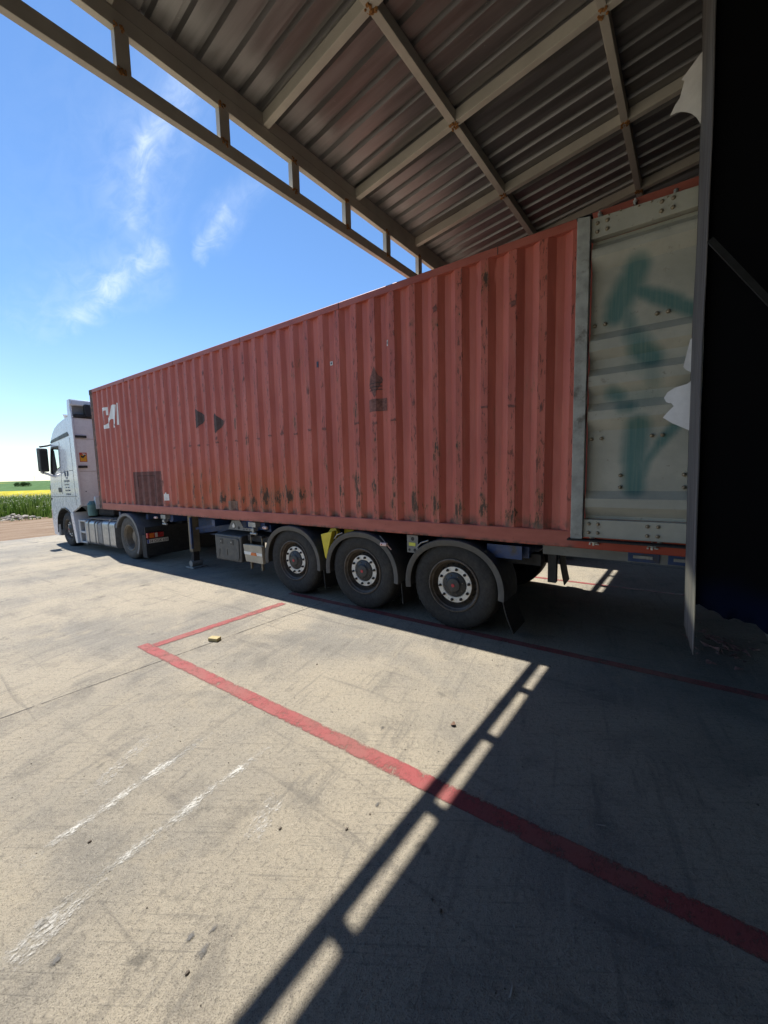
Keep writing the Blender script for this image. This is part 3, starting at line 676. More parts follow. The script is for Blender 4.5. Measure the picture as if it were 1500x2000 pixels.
strokes = [((11.22, 3.36), (11.17, 3.22), .075, 1), ((11.18, 3.26), (11.11, 3.12), .085, 1), ((11.12, 3.16), (11.08, 3.03), .07, 1), ((11.2, 3.2), (11.35, 3.11), .045, .9), ((11.35, 3.11), (11.48, 3.03), .05, 1), ((11.45, 3.04), (11.62, 2.93), .045, 1),
           ((11.15, 3.05), (11.19, 2.93), .045, .7), ((11.22, 2.83), (11.28, 2.74), .065, .8), ((11.26, 2.73), (11.34, 2.64), .07, 1), ((11.22, 2.60), (11.36, 2.52), .05, .35), ((11.33, 2.60), (11.36, 2.45), .05, .45), ((11.08, 2.40), (11.14, 2.37), .05, .8),
           ((11.2, 2.30), (11.34, 2.35), .08, .35), ((11.17, 2.28), (11.22, 2.28), .05, .8), ((11.27, 2.12), (11.25, 1.85), .075, 1), ((11.25, 1.85), (11.26, 1.62), .065, 1), ((11.53, 2.12), (11.42, 1.97), .035, .9), ((11.42, 1.97), (11.33, 1.82), .03, .8), ((11.33, 1.82), (11.29, 1.65), .035, .8)]
def spray(x, z):
    v = 0
    for (ax, az), (bx_, bz), r, s in strokes:
        dx, dz = bx_-ax, bz-az; t = max(0, min(1, ((x-ax)*dx+(z-az)*dz)/(dx*dx+dz*dz))); d = math.hypot(x-ax-t*dx, z-az-t*dz)/r
        if d < 1.7: v = max(v, s*max(0, 1-(d/1.7)**2)**1.2)
    return min(1, v*1.15)*.92
door = empty('rear_door'); door.parent = container
dp = [(3.64, .0), (3.612, .006), (3.555, .055), (3.535, .058), (3.49, .056), (3.404, .0), (2.904, .0), (2.836, .05), (2.755, .05), (2.69, .0), (2.66, .0), (2.618, .0), (2.552, .05), (2.47, .05), (2.40, .0), (2.333, .0), (2.262, .05), (2.19, .05), (2.10, .0), (1.589, .0), (1.524, .05), (1.45, .05), (1.372, .0), (1.345, .0)]
# the inner face steps back by up to 5 cm; dark bands are the upward facing slopes
zs = []
for (z0, o0), (z1, o1) in zip(dp, dp[1:]):
    k = max(1, int(abs(z0-z1)/.018)); zs += [(z0+(z1-z0)*i/k, o0+(o1-o0)*i/k) for i in range(k)]
zs.append(dp[-1])
mb = MB(); SP = []; nx = 64; X0, X1 = 10.905, 11.93
flip = {}
for z, off in zs:
    for i in range(nx+1):
        x = X0+(X1-X0)*i/nx
        y = DY+.038-off*1.25+.0035*mnoise.noise(Vector((x*3, 0, z*3)))
        mb.v.append((x, y, z)); SP.append(spray(x, z))
mb.f = [(j*(nx+1)+i, j*(nx+1)+i+1, (j+1)*(nx+1)+i+1, (j+1)*(nx+1)+i) for j in range(len(zs)-1) for i in range(nx)]
mb.attr['spray'] = SP
mb.build('door_panel', doorm, door, norm=False)
MB().box(X0, X1, DY+.045, DY+.055, 1.2, 3.76).build('door_skin', railm, door)
MB().hexa([(10.895, DY-.022, 3.645), (11.98, DY-.022, 3.645), (11.98, DY+.05, 3.645), (10.895, DY+.05, 3.645), (10.895, DY-.022, 3.803), (11.98, DY-.022, 3.772), (11.98, DY+.05, 3.772), (10.895, DY+.05, 3.803)]).build('door_frame', doorm, door, .004)
MB().box(10.895, 11.98, DY-.022, DY+.05, 1.185, 1.342).build('door_frame', doorm, door, .004)
MB().box(11.93, 11.98, DY-.02, DY+.05, 1.343, 3.644).build('door_frame', doorm, door, .004)
gk = P('grey gasket strip', (.34, .345, .32), .6, var=.2, vs=9, bump=.3, bs=25, dirt=(.14, .13, .11), ds=7, dlo=.5, dhi=.7)
mb = MB(); mb.hexa([(10.80, DY-.05, 1.168), (10.895, DY-.05, 1.172), (10.895, DY+.05, 1.172), (10.80, DY+.05, 1.168), (10.795, DY-.05, 3.832), (10.892, DY-.05, 3.815), (10.892, DY+.05, 3.815), (10.795, DY+.05, 3.832)])
mb.build('gasket', gk, door, .004)
MB().box(10.775, 11.98, DY-.07, DY+.04, 1.153, 1.166).build('gasket_lip', black_rub, door)
MB().box(10.785, 10.90, DY-.03, DY+.04, 3.834, 3.844).build('gasket_lip', black_rub, door)
brass = P('bolt head', (.30, .25, .18), .45, .5, var=.3, vs=60)
def bolt(x, z, y, parent=door, r=.0155):
    mb = MB(); mb.lathe([(0.001, -.014), (r*.6, -.012), (r, -.003), (r, .01)], (x, y, z), 10); return mb.build('bolt', brass, parent, smooth=True)
for x in (10.94, 11.01, 11.365, 11.435, 11.79, 11.86):
    for z in (3.755, 3.69, 1.305, 1.228): bolt(x, z, DY-.023)
for x in (10.935, 11.01, 11.365, 11.435, 11.79): bolt(x, 2.972, DY+.028); bolt(x, 2.035, DY+.028)
for x, z in ((11.16, 1.72), (11.16, 1.62), (11.585, 1.72), (11.59, 1.62)): bolt(x, z, DY+.028)
for x, z in [(11.02, 3.79), (11.1, 3.792), (11.22, 3.78), (11.3, 3.778), (11.4, 3.776)]: bolt(x, z, DY-.023, r=.006)
keeper = P('bright worn keeper', (.55, .55, .53), .45, .4, var=.3, vs=40)
for x, z in ((10.965, 1.125), (11.40, 1.125)):
    mb = MB(); mb.box(x-.03, x+.03, -.028, -.001, z-.01, z+.012); mb.box(x-.008, x+.008, -.034, -.001, z-.035, z+.03); mb.box(x-.035, x-.022, -.04, -.001, z-.028, z-.012); mb.box(x+.015, x+.045, -.034, -.001, z-.026, z-.016)
    mb.build('door_keeper', keeper, container, .002)
for x in (10.94, 11.19):
    mb = MB(); mb.box(x-.018, x+.01, -.03, -.001, ZT-.055, ZT-.03); mb.box(x-.01, x+.002, -.04, -.001, ZT-.075, ZT-.022); mb.build('door_keeper', keeper, container, .002)
for x in (10.95, 11.45):      # lock rods on the outer face of the folded door
    MB().tube([(x, -.05, 1.13), (x, -.05, 3.87)], .016, 8).build('lock_rod', galv, door)
for k in range(4): MB().box(11.95, 12.06, -.12, -.06, 1.4+.72*k, 1.5+.72*k).build('hinge', galv, door)

# ------------------------------------------------------------------ wheels
def tyre_prof(r, w, rr):       # r outer, rr rim radius; outward face at y=0, tread inward
    return [(rr, .012), (rr+.02, .0), (rr+.05, -.008), (rr+(r-rr)*.45, -.014), (rr+(r-rr)*.7, -.008), (r-.03, .006), (r-.012, .022), (r-.004, .04),
            (r, .07), (r, .10), (r-.012, .103), (r-.012, .112), (r, .115), (r+.001, w*.46), (r-.011, w*.47), (r-.011, w*.5), (r+.001, w*.51), (r, w-.115), (r-.012, w-.112), (r-.012, w-.103), (r, w-.1), (r, w-.05), (r-.02, w-.01), (rr+.05, w+.006), (rr, w-.012)]
def wheel(name, c, parent, r=.515, w=.385, rr=.298, ring=silver, out=-1, deep=False, cap=True, rimm=rim_dark, n=72):
    wl = empty(name, c); wl.parent = parent
    if out > 0: wl.rotation_euler = (0, 0, math.pi)
    tp = tyre_prof(r, w, rr)
    f = lambda k, j: (-.006 if (k % 3 == 0 and 5 <= j <= 8) else 0)
    MB().lathe(tp, n=n*2, rfun=f).build('tyre', black_rub, wl, smooth=True, norm=False)
    if not deep:
        MB().lathe([(rr+.004, .012), (rr+.006, -.004), (rr-.006, -.008), (rr-.014, .0), (rr-.018, .02), (rr-.03, .03), (rr-.036, .085), (.238, .115), (.212, .085), (.208, .045), (.205, .042)], n=n).build('rim', rimm, wl, smooth=True, norm=False)
        MB().lathe([(.209, .05), (.205, .040), (.150, .038), (.142, .046)], n=n).build('hub_ring', ring, wl, smooth=True, norm=False)
        holes = MB()
        for k in range(20):
            a = 2*math.pi*(k+.5)/20; t = Vector((-math.sin(a), 0, math.cos(a))); rdir = Vector((math.cos(a), 0, math.sin(a)))
            c0 = rdir*.2265+Vector((0, .0985, 0)); u = (rdir*.026+Vector((0, .030, 0))).normalized()*.015; nn = t.cross(u).normalized()
            if nn.y > 0: nn = -nn
            c0 += nn*.0015
            holes.add([c0+t*.017*math.cos(q)+u*math.sin(q) for q in [i/10*6.283 for i in range(10)]], [tuple(range(10))])
        holes.build('vent_hole', seam, wl, norm=False)
        hub = MB().lathe([(.142, .05), (.14, .036), (.128, .028), (.10, .024), (.082, .012), (.076, .004), (.06, .0), (.001, -.001)], n=32).build('hub', black_pl, wl, smooth=True, norm=False)
        if cap: MB().lathe([(.021, -.0005), (.020, -.006), (.001, -.007)], n=16).build('hub_cap', redm, wl, smooth=True, norm=False)
        nb = 10; rb, yb = .1775, .036
        for k in range(8):
            a = 2*math.pi*k/8+.3; MB().lathe([(.009, .012), (.009, -.002), (.001, -.004)], (.112*math.cos(a), .020, .112*math.sin(a)), 6).build('hub_bolt', rimm, wl)
    else:
        MB().lathe([(rr+.004, .012), (rr+.006, -.004), (rr-.006, -.008), (rr-.014, .0), (rr-.018, .02), (rr-.03, .03), (.262, .16), (.23, .185), (.15, .19), (.14, .13), (.12, .10), (.001, .095)], n=n).build('rim', rimm, wl, smooth=True, norm=False)
        nb = 10; rb, yb = .1775, .186
    for k in range(nb):
        a = 2*math.pi*(k+.25)/nb; MB().lathe([(.017, .006), (.017, -.008), (.013, -.012), (.012, -.024), (.009, -.028), (.001, -.029)], (rb*math.cos(a), yb, rb*math.sin(a)), 8).build('wheel_nut', boltm, wl, smooth=True)
    # no parts deeper than thing > part > sub-part: the wheel is the part
    return wl

# ------------------------------------------------------------------ semi trailer
trailer = tag(empty('container_trailer', (0, 0, 0)), 'blue three axle container trailer chassis carrying the red container beside the yard', 'trailer')
WX = [6.965, 8.268, 9.568]; WZ = .505
for x in WX:
    wheel('wheel', (x, .012, WZ), trailer)
    wheel('wheel', (x, 2.426, WZ), trailer, out=1, n=36)
    MB().tube([(x, .30, WZ), (x, 2.14, WZ)], .065, 12).build('axle', grimy, trailer)
    MB().box(x-.5, x+.1, .55, .65, WZ+.05, WZ+.18).build('trailing_arm', grimy, trailer)
    MB().box(x-.5, x+.1, 1.79, 1.89, WZ+.05, WZ+.18).build('trailing_arm', grimy, trailer)
    for yy in (.62, 1.82): MB().tube([(x+.35, yy, WZ+.08), (x+.35, yy, WZ+.32)], .12, 16).build('air_spring', black_rub, trailer, smooth=True)
def fender(cx, y0, y1, left, right, lip=True):
    mb = MB(); n = 40; th = .022
    a0, a1 = math.asin(max(-1, min(1, (right-.49)/.55))), math.pi-math.asin(max(-1, min(1, (left-.49)/.55)))
    P_ = []
    for i in range(n+1):
        a = a0+(a1-a0)*i/n; ca, sa = math.cos(a), math.sin(a); e = .62
        rx, rz = .605, .548
        P_.append((Vector((cx+rx*math.copysign(abs(ca)**.92, ca), 0, .49+rz*math.copysign(abs(sa)**.95, sa))), Vector((ca, 0, sa))))
    sec = [(y0, -.062), (y0-.004, -.056), (y0-.008, .002), (y0+.010, .008), (y0+.035, .006), (y0+.055, .010), (y1, .010), (y1, -.006), (y0+.04, -.006), (y0+.012, -.062)]
    m = len(sec)
    for p, d in P_: mb.v += [tuple(p+Vector((0, y, 0))+d*(o-.012)) for y, o in sec]
    mb.f += [(i*m+j, i*m+(j+1) % m, (i+1)*m+(j+1) % m, (i+1)*m+j) for i in range(n) for j in range(m)]
    mb.f += [tuple(range(m)), tuple(n*m+j for j in range(m))]
    return mb.build('fender', grey_pl, trailer, smooth=True)
for i, x in enumerate(WX):
    fender(x, -.03, .40, .42, .43); fender(x, 2.03, 2.46, .42, .43)
# mud flaps
def mudflap(x0, z0, x1, z1, y0, y1, parent=None):
    mb = MB(); n = 8
    for i in range(n+1):
        t = i/n; x = x0+(x1-x0)*(t**1.5); z = z0+(z1-z0)*t
        mb.v += [(x, y0, z), (x+.012, y0, z), (x+.012, y1, z), (x, y1, z)]
    mb.f = [(i*4+j, i*4+(j+1) % 4, (i+1)*4+(j+1) % 4, (i+1)*4+j) for i in range(n) for j in range(4)]+[(0, 1, 2, 3), (n*4+3, n*4+2, n*4+1, n*4)]
    return mb.build('mud_flap', black_rub, parent or trailer)
mudflap(10.135, .46, 10.25, .10, -.02, .40); mudflap(10.28, .62, 10.36, .11, 2.06, 2.44)
for x in WX[:2]: mudflap(x+.60, .44, x+.62, .17, .02, .38)
# frame
for y in (.72, 1.62):
    mb = MB(); mb.box(3.0, 9.9, y+.045, y+.055, .58, .985); mb.box(3.0, 12.0, y, y+.1, .985, 1.0); mb.box(3.0, 9.9, y, y+.1, .565, .58); mb.box(9.9, 12.0, y, y+.1, .88, .984); mb.box(.4, 3.0, y, y+.1, .93, 1.0)
    mb.build('frame_beam', blue, trailer)
for x in (.6, 2.0, 3.05, 4.6, 6.2, 7.62, 8.92, 10.3, 11.9): MB().box(x-.05, x+.05, .2, 2.24, .86, .984).build('cross_member', blue, trailer, .006)
for x, y in ((10.47, .25), (10.47, 2.11)):
    MB().box(x, 12.0, y, y+.06, .915, 1.035).build('side_rail', P('grey side rail', (.20, .20, .19), .6, dirt=(.08, .075, .07), ds=8) if y < 1 else blue, trailer, .004)
for x in (11.2, 11.5, 11.8):
    MB().box(x+.02, x+.26, .236, .249, .925, 1.025).build('rail_box', blue, trailer, .003)
    MB().box(x+.06, x+.21, .229, .2355, .955, .985).build('lamp', galv, trailer, .003)
MB().box(9.9, 10.45, .26, .40, .78, .90).build('rear_box', grimy, trailer)
MB().box(9.93, 10.30, .10, .12, .86, 1.0).build('bracket_plate', blue, trailer)
MB().box(10.52, 10.60, .26, .34, .62, .915).build('bumper_hanger', grimy, trailer)
# landing legs
for y in (.18, 2.1):
    MB().box(3.74, 3.86, y, y+.16, .30, 1.03).build('landing_leg', tan, trailer, .006)
    MB().box(3.76, 3.84, y+.02, y+.14, .10, .30).build('landing_leg_inner', grimy, trailer)
    mb = MB(); mb.box(3.66, 3.94, y-.06, y+.22, gz(3.8)+.001, gz(3.8)+.03); mb.tube([(3.8, y-.03, .06), (3.8, y+.19, .06)], .065, 14); mb.build('leg_foot', galv, trailer, .004)
    MB().bar((3.8, y+.08, .75), (4.6, y+.5, .9), .05, .05).build('leg_brace', blue, trailer)
MB().box(3.90, 3.94, .12, .16, .38, 1.0).build('leg_strip', blue, trailer)
MB().tube([(3.8, .34, .62), (3.8, 2.1, .62)], .02, 8).build('cross_shaft', grimy, trailer)
# twistlock outriggers with marker lamps
for x in (3.05, 5.95):
    MB().box(x-.03, x+.25, .12, .72, .90, 1.02).build('outrigger', blue, trailer, .004)
    mb = MB(); mb.tube([(x+.04, .06, .98), (x+.04, .06, .83)], .028, 10); mb.tube([(x-.03, .05, .84), (x+.13, .05, .84)], .022, 8); mb.box(x-.05, x+.14, .02, .12, .95, 1.03); mb.box(x+.01, x+.09, .015, .1, .88, .93)
    mb.build('twistlock', galv, trailer, .003)
def marker(x, z, y=-.02):
    mb = MB(); mb.tube([(x-.045, y, z), (x+.045, y, z)], .022, 10); o = mb.build('marker_lamp', lamp_w, trailer, smooth=True)
    MB().tube([(x-.02, y-.02, z), (x-.02, y-.025, z)], .008, 8).build('lamp_screw', lamp_r, o)
marker(2.84, .965, -.0); marker(6.36, .965, .0); marker(8.66, .905, -.03)
MB().tube([(8.58, .0, 1.0), (8.66, -.005, .93)], .006, 6).build('lamp_stalk', galv, trailer); MB().tube([(8.7, -.02, .9), (8.75, .0, .84)], .007, 6).build('lamp_stalk', lamp_w, trailer)
for x in (7.30, 9.93):
    MB().tube([(x-.06, .02, .95), (x, .0, .90), (x+.08, .01, .82), (x+.13, .03, .73)], .007, 6).build('brake_line', galv, trailer)
    MB().tube([(x, .02, .93), (x+.03, .02, .88)], .025, 8).build('valve', tan, trailer)
for x in (7.82, 9.12): MB().tube([(x-.02, .01, .90), (x+.06, -.012, .965), (x+.16, -.02, 1.0)], .008, 6).build('fender_stay', galv, trailer)
# perforated grey bracket above the tool box
mb = MB(); mb.prxz([(5.22, .86), (5.34, 1.02), (5.56, 1.03), (5.66, .91), (5.90, .91), (5.90, .86)], .10, .108); mb.build('bracket_plate', P('grey bracket', (.15, .15, .145), .6), trailer)
mb = MB()
for x, z, r in ((5.40, .90, .022), (5.53, .90, .028), (5.67, .885, .012), (5.75, .885, .014), (5.84, .885, .016)):
    mb.add([(x+r*math.cos(a), .0985, z+r*math.sin(a)) for a in [i/12*6.283 for i in range(12)]], [tuple(range(12))])
mb.build('bracket_hole', seam, trailer, norm=False)
MB().prxz([(5.36, .93), (5.40, .98), (5.43, .93), (5.42, .90), (5.37, .90)], .088, .097).build('lever', white_p, trailer)
MB().box(5.60, 5.92, .2, .5, .86, 1.02).build('bracket_plate', P('bright blue plate', (.03, .10, .32), .4), trailer, .004)
# tool box
tb = empty('tool_box', (0, 0, 0)); tb.parent = trailer
MB().hexa([(4.955, .0, .315), (5.70, .0, .325), (5.70, .50, .325), (4.955, .50, .315), (4.945, .0, .775), (5.715, .0, .775), (5.715, .5, .84), (4.945, .5, .84)]).build('box_body', grey_pl, tb, .02)
MB().prxz([(5.0, .34), (5.62, .35), (5.655, .40), (5.66, .70), (5.63, .73), (4.99, .74), (4.985, .38)], -.014, .0).build('box_lid', grey_pl, tb, .008)
for x in (5.17, 5.47):
    MB().box(x-.045, x+.045, -.020, -.0145, .615, .705).build('latch', black_pl, tb, .004); MB().box(x-.02, x+.01, -.026, -.0205, .65, .672).build('latch_pin', galv, tb)
MB().prxz([(5.05, .38), (5.09, .38), (5.115, .52)], -.020, -.0145).build('box_rib', grey_pl, tb); MB().box(5.31, 5.33, -.020, -.0145, .43, .53).build('box_rib', grey_pl, tb)
# pale board on spring brackets with reflector
rb_ = empty('reflector_board'); rb_.parent = trailer
MB().prxz([(5.80, .66), (5.86, .38), (6.30, .375), (6.28, .66), (6.20, .668)], -.03, .03).build('board', cream_pl, rb_, .006)
MB().prxz([(5.825, .55), (5.835, .50), (6.288, .50), (6.285, .545)], -.034, -.0305).build('reflective_strip', white_p, rb_)
MB().prxz([(6.02, .545), (6.14, .545), (6.16, .495), (6.0, .495)], -.038, -.0345).build('reflective_strip', lamp_o, rb_)
for x in (5.92, 6.20):
    MB().tube([(x, .05, .26), (x, .05, .80)], .014, 8).build('bracket_rod', tan, rb_); MB().box(x-.03, x+.03, .03, .09, .78, .815).build('bracket_cap', grimy, rb_); MB().box(x-.012, x+.016, .02, .05, .25, .375).build('bracket_end', tan, rb_)
MB().box(5.76, 6.45, .10, .45, .70, .80).build('rear_box', grimy, trailer)
# yellow wheel wedge
mb = MB(); mb.prxz([(7.545, .945), (7.76, 1.0), (7.635, .60), (7.61, .62)], .015, .10); mb.build('wheel_wedge', yellow, trailer, .006)
mb = MB(); mb.prxz([(7.60, .965), (7.65, 1.02), (7.74, 1.03), (7.78, .98), (7.70, .75), (7.76, 1.0)], .11, .17); mb.build('wheel_wedge', yellow, trailer)
MB().box(7.78, 7.95, .25, .35, .93, 1.0).build('wedge_holder', yellow, trailer)
# grey plate with holes
mb = MB(); mb.box(8.95, 9.105, .045, .053, .82, 1.035); mb.build('bracket_plate', P('grey bracket plate', (.18, .18, .17), .6, dirt=(.08, .07, .06), ds=12), trailer, .004)
mb = MB()
for x, z, r in ((9.03, .99, .024), (8.985, .855, .016), (9.06, .855, .02)): mb.add([(x+r*math.cos(a), .0435, z+r*math.sin(a)) for a in [i/14*6.283 for i in range(14)]], [tuple(range(14))])
mb.build('bracket_hole', seam, trailer, norm=False)
MB().box(8.98, 9.07, .0405, .0445, .905, .945).build('sticker', P('yellow sticker', (.6, .6, .08), .5), trailer)
MB().prxz([(5.0, .8), (6.0, .8), (6.0, .95)], 1.0, 1.1)

# ------------------------------------------------------------------ tractor unit
tractor = tag(empty('truck_tractor', (0, 0, -.075)), 'white high roof truck tractor with fuel tank, coupled in front of the red container', 'truck'); tractor.rotation_euler = (0, -.0125, 0)
def lz(x, z): return z+.075-.0125*x
side = [(-3.40, .30), (-3.02, .28), (-3.02, .56), (-2.96, .80), (-2.80, .97), (-2.58, 1.07), (-2.30, 1.09), (-2.08, 1.03), (-1.93, .95), (-1.20, 1.17),
        (-1.20, 3.50), (-1.40, 3.54), (-1.80, 3.50), (-2.20, 3.43), (-2.50, 3.34), (-2.70, 3.22), (-2.85, 3.08), (-2.93, 2.94), (-3.02, 2.80), (-3.10, 2.55), (-3.20, 2.25), (-3.28, 2.0), (-3.36, 1.7), (-3.40, 1.40), (-3.46, 1.0), (-3.47, .70)]
hole = [(-2.34, 2.83), (-2.38, 2.25), (-2.62, 2.20), (-2.78, 2.12), (-3.06, 2.02), (-3.16, 2.12), (-3.10, 2.42), (-3.0, 2.72), (-2.93, 2.83)]
def side_panel(y0, y1):
    n1, n2 = len(side), len(hole)
    tris = tessellate_polygon([[Vector((u, v, 0)) for u, v in side], [Vector((u, v, 0)) for u, v in hole]]); al = side+hole; N_ = len(al)
    mb = MB(); mb.add([(u, y0, v) for u, v in al]+[(u, y1, v) for u, v in al], [tuple(t) for t in tris]+[tuple(i+N_ for i in t) for t in tris]+[(i, (i+1) % n1, (i+1) % n1+N_, i+N_) for i in range(n1)]+[(n1+i, n1+(i+1) % n2, n1+(i+1) % n2+N_, n1+i+N_) for i in range(n2)])
    return mb
cab = empty('cab'); cab.parent = tractor
YC0, YC1 = -.03, 2.46
side_panel(YC0, YC0+.05).build('side_panel', white_cab, cab); side_panel(YC1-.05, YC1).build('side_panel', white_cab, cab)
# rounded front and roof shell
slices = [(YC0+.001, 0.), (YC0+.03, .06), (YC0+.10, .14), (YC0+.25, .21), (YC0+.6, .26), ((YC0+YC1)/2, .29), (YC1-.6, .26), (YC1-.25, .21), (YC1-.10, .14), (YC1-.03, .06), (YC1-.001, 0.)]
fr = side[10:]+[side[0]]; shell = MB(); ws = MB(); m = len(fr)
pts = [[(u-k*(1 if v < 3.3 else max(0, (3.54-v)/.24)), y, v+(k*.35 if v > 2.9 else 0)) for u, v in fr] for y, k in slices]
for i in range(len(slices)-1):
    for j in range(m-1):
        q = [pts[i][j], pts[i][j+1], pts[i+1][j+1], pts[i+1][j]]
        (ws if (fr[j][1] <= 2.81 and fr[j+1][1] >= 1.69 and 2 <= i <= len(slices)-4) else shell).add(q, [(0, 1, 2, 3)])
shell.build('shell', white_cab, cab, smooth=True); ws.build('windscreen', glass, cab, smooth=True)
MB().box(-1.21, -1.19, YC0+.0505, YC1-.0505, 1.17, 3.50).build('rear_panel', white_cab, cab)
MB().box(-3.3, -1.21, YC0+.06, YC1-.06, 1.18, 1.25).build('cab_floor', seam, cab)
MB().box(-3.15, -2.75, YC0+.08, YC1-.08, 1.25, 1.88).build('dashboard', black_pl, cab, .04)
MB().box(-2.3, -2.26, YC0+.08, YC1-.08, 1.25, 3.2).build('bunk_curtain', P('dark interior', (.08, .08, .085), .8), cab)
mb = MB(); mb.tube([(-2.66+.12*math.cos(a), .55+.2*math.sin(a), 2.12+.16*math.cos(a)) for a in [i/24*6.283 for i in range(25)]], .018, 8, False); mb.tube([(-2.66, .55, 2.12), (-2.9, .55, 1.85)], .03, 8); mb.build('steering_wheel', black_pl, cab, smooth=True)
mb = MB(); mb.box(-2.44, -2.30, .3, .8, 1.5, 2.25); mb.box(-2.75, -2.3, .3, .8, 1.35, 1.6); mb.build('seat', seam, cab, .04)
# window surround, dark strip, seams
def frame_ring(outer, inner, y0, y1, name, mat, parent):
    tris = tessellate_polygon([[Vector((u, v, 0)) for u, v in outer], [Vector((u, v, 0)) for u, v in inner]]); al = outer+inner; n = len(al)
    mb = MB(); mb.add([(u, y0, v) for u, v in al]+[(u, y1, v) for u, v in al], [tuple(t) for t in tris]+[tuple(i+n for i in t) for t in tris]+[(i, (i+1) % len(outer), (i+1) % len(outer)+n, i+n) for i in range(len(outer))]+[(len(outer)+i, len(outer)+(i+1) % len(inner), len(outer)+(i+1) % len(inner)+n, len(outer)+i+n) for i in range(len(inner))])
    return mb.build(name, mat, parent)
cxh, czh = -2.75, 2.45
frame_ring([(cxh+(u-cxh)*1.04, czh+(v-czh)*1.05) for u, v in hole], [(cxh+(u-cxh)*.97, czh+(v-czh)*.95) for u, v in hole], YC0-.005, YC0+.06, 'window_frame', black_pl, cab)
MB().prxz([(-3.0, 2.04), (-2.74, 2.16), (-2.80, 2.45), (-2.86, 2.74), (-2.95, 2.78), (-3.06, 2.5), (-3.12, 2.15)], YC0+.03, YC0+.045).build('window_frame', seam, cab)
MB().prxz([(-2.93, 2.965), (-2.86, 3.03), (-1.55, 3.16), (-1.45, 3.06), (-1.52, 3.05), (-2.90, 2.955)], YC0-.010, YC0-.001).build('trim_strip', black_pl, cab)
def line2(x0, z0, x1, z1, w=.012, y=YC0-.0015): return MB().bar((x0, y, z0), (x1, y, z1), .003, w, (0, 0, 1)) if abs(x1-x0) > abs(z1-z0) else MB().bar((x0, y, z0), (x1, y, z1), w, .003, (0, 1, 0))
for a in [(-2.24, 2.95, -2.40, 1.50), (-1.42, 3.0, -1.42, 1.19), (-3.40, 1.42, -1.20, 1.44), (-2.36, 2.10, -1.42, 2.14)]: line2(*a).build('panel_gap', P('panel gap', (.12, .12, .12), .8), cab)
h_o = MB().box(-2.66, -2.44, YC0-.012, YC0-.002, 1.55, 1.68).build('door_handle', black_pl, cab, .01)
# logo and lettering on the cab side
ink = P('dark blue lettering', (.03, .05, .10), .6)
mb = MB()
for s in (-1, 1):
    c0 = -1.93
    for p in ([(.03, .0), (.05, .10), (.10, .16), (.12, .06), (.07, -.02)], [(.10, .02), (.16, .14), (.15, .02), (.11, -.03)], [(.02, -.03), (.07, -.03), (.06, -.10), (.035, -.08)]):
        mb.prxz([(c0+s*u, 2.0+v) for u, v in p], YC0-.004, YC0-.001)
mb.build('logo', ink, cab)
def side_text(t, x, z, size, mat, parent, y, sx=1.):
    v, f = text_mb(t, size, .0008); mb = MB(); mb.add([(x+p[0]*sx, y-p[2], z+p[1]) for p in v], f); return mb.build('lettering', mat, parent)
side_text('OGK LOJISTIK', -2.18, 1.83, .085, ink, cab, YC0-.003, .82); side_text('TAS. SAN. TIC.', -2.16, 1.74, .06, ink, cab, YC0-.003)
side_text('TEL.  FAX.', -2.10, 1.66, .06, ink, cab, YC0-.003, 1.2); side_text('TUZLA ISTANBUL', -2.14, 1.58, .06, ink, cab, YC0-.003, .85); side_text('34 OGK 658', -2.10, 1.47, .075, ink, cab, YC0-.003, .85)
# rear wall bars, sticker, side fairing
for z, y0, y1 in ((lz(-1.2, 3.46), .02, .285), (lz(-1.2, 2.925), .0, .265), (lz(-1.2, 2.128), .01, .22)):
    MB().box(-1.188, -1.150, y0, y1, z-.03, z+.03).build('grab_bar', seam, cab, .005)
MB().box(-1.189, -1.186, .072, .24, lz(-1.2, 2.26), lz(-1.2, 2.505)).build('warning_sticker', P('orange sticker border', (.45, .06, .03), .5), cab)
MB().box(-1.1855, -1.183, .085, .228, lz(-1.2, 2.275), lz(-1.2, 2.44)).build('warning_sticker', P('yellow sticker', (.70, .36, .03), .5), cab)
MB().pryz([(.10, 2.53), (.15, 2.50), (.20, 2.56), (.215, 2.52), (.15, 2.45), (.10, 2.47)], -1.1825, -1.1815).build('warning_sticker', seam, cab)
MB().pryz([(.13, 2.57), (.21, 2.57), (.215, 2.53), (.17, 2.535)], -1.1825, -1.1815).build('warning_sticker', white_p, cab)
for z in (2.10, 2.96): MB().box(-1.189, -1.1865, YC0+.08, YC1-.08, z-.005, z+.005).build('panel_gap', P('faint gap', (.3, .27, .26), .8), cab)
MB().box(-1.189, -1.175, .13, .15, 1.55, 1.57).build('rivet', seam, cab)
for y0 in (YC0-.004, YC1-.03):
    MB().prxz([(-1.32, 1.2), (-1.12, 1.2), (-1.14, 3.45), (-1.16, 3.68), (-1.34, 3.70), (-1.40, 3.50), (-1.33, 3.0)], y0, y0+.034).build('side_fairing', white_cab, cab, .01)
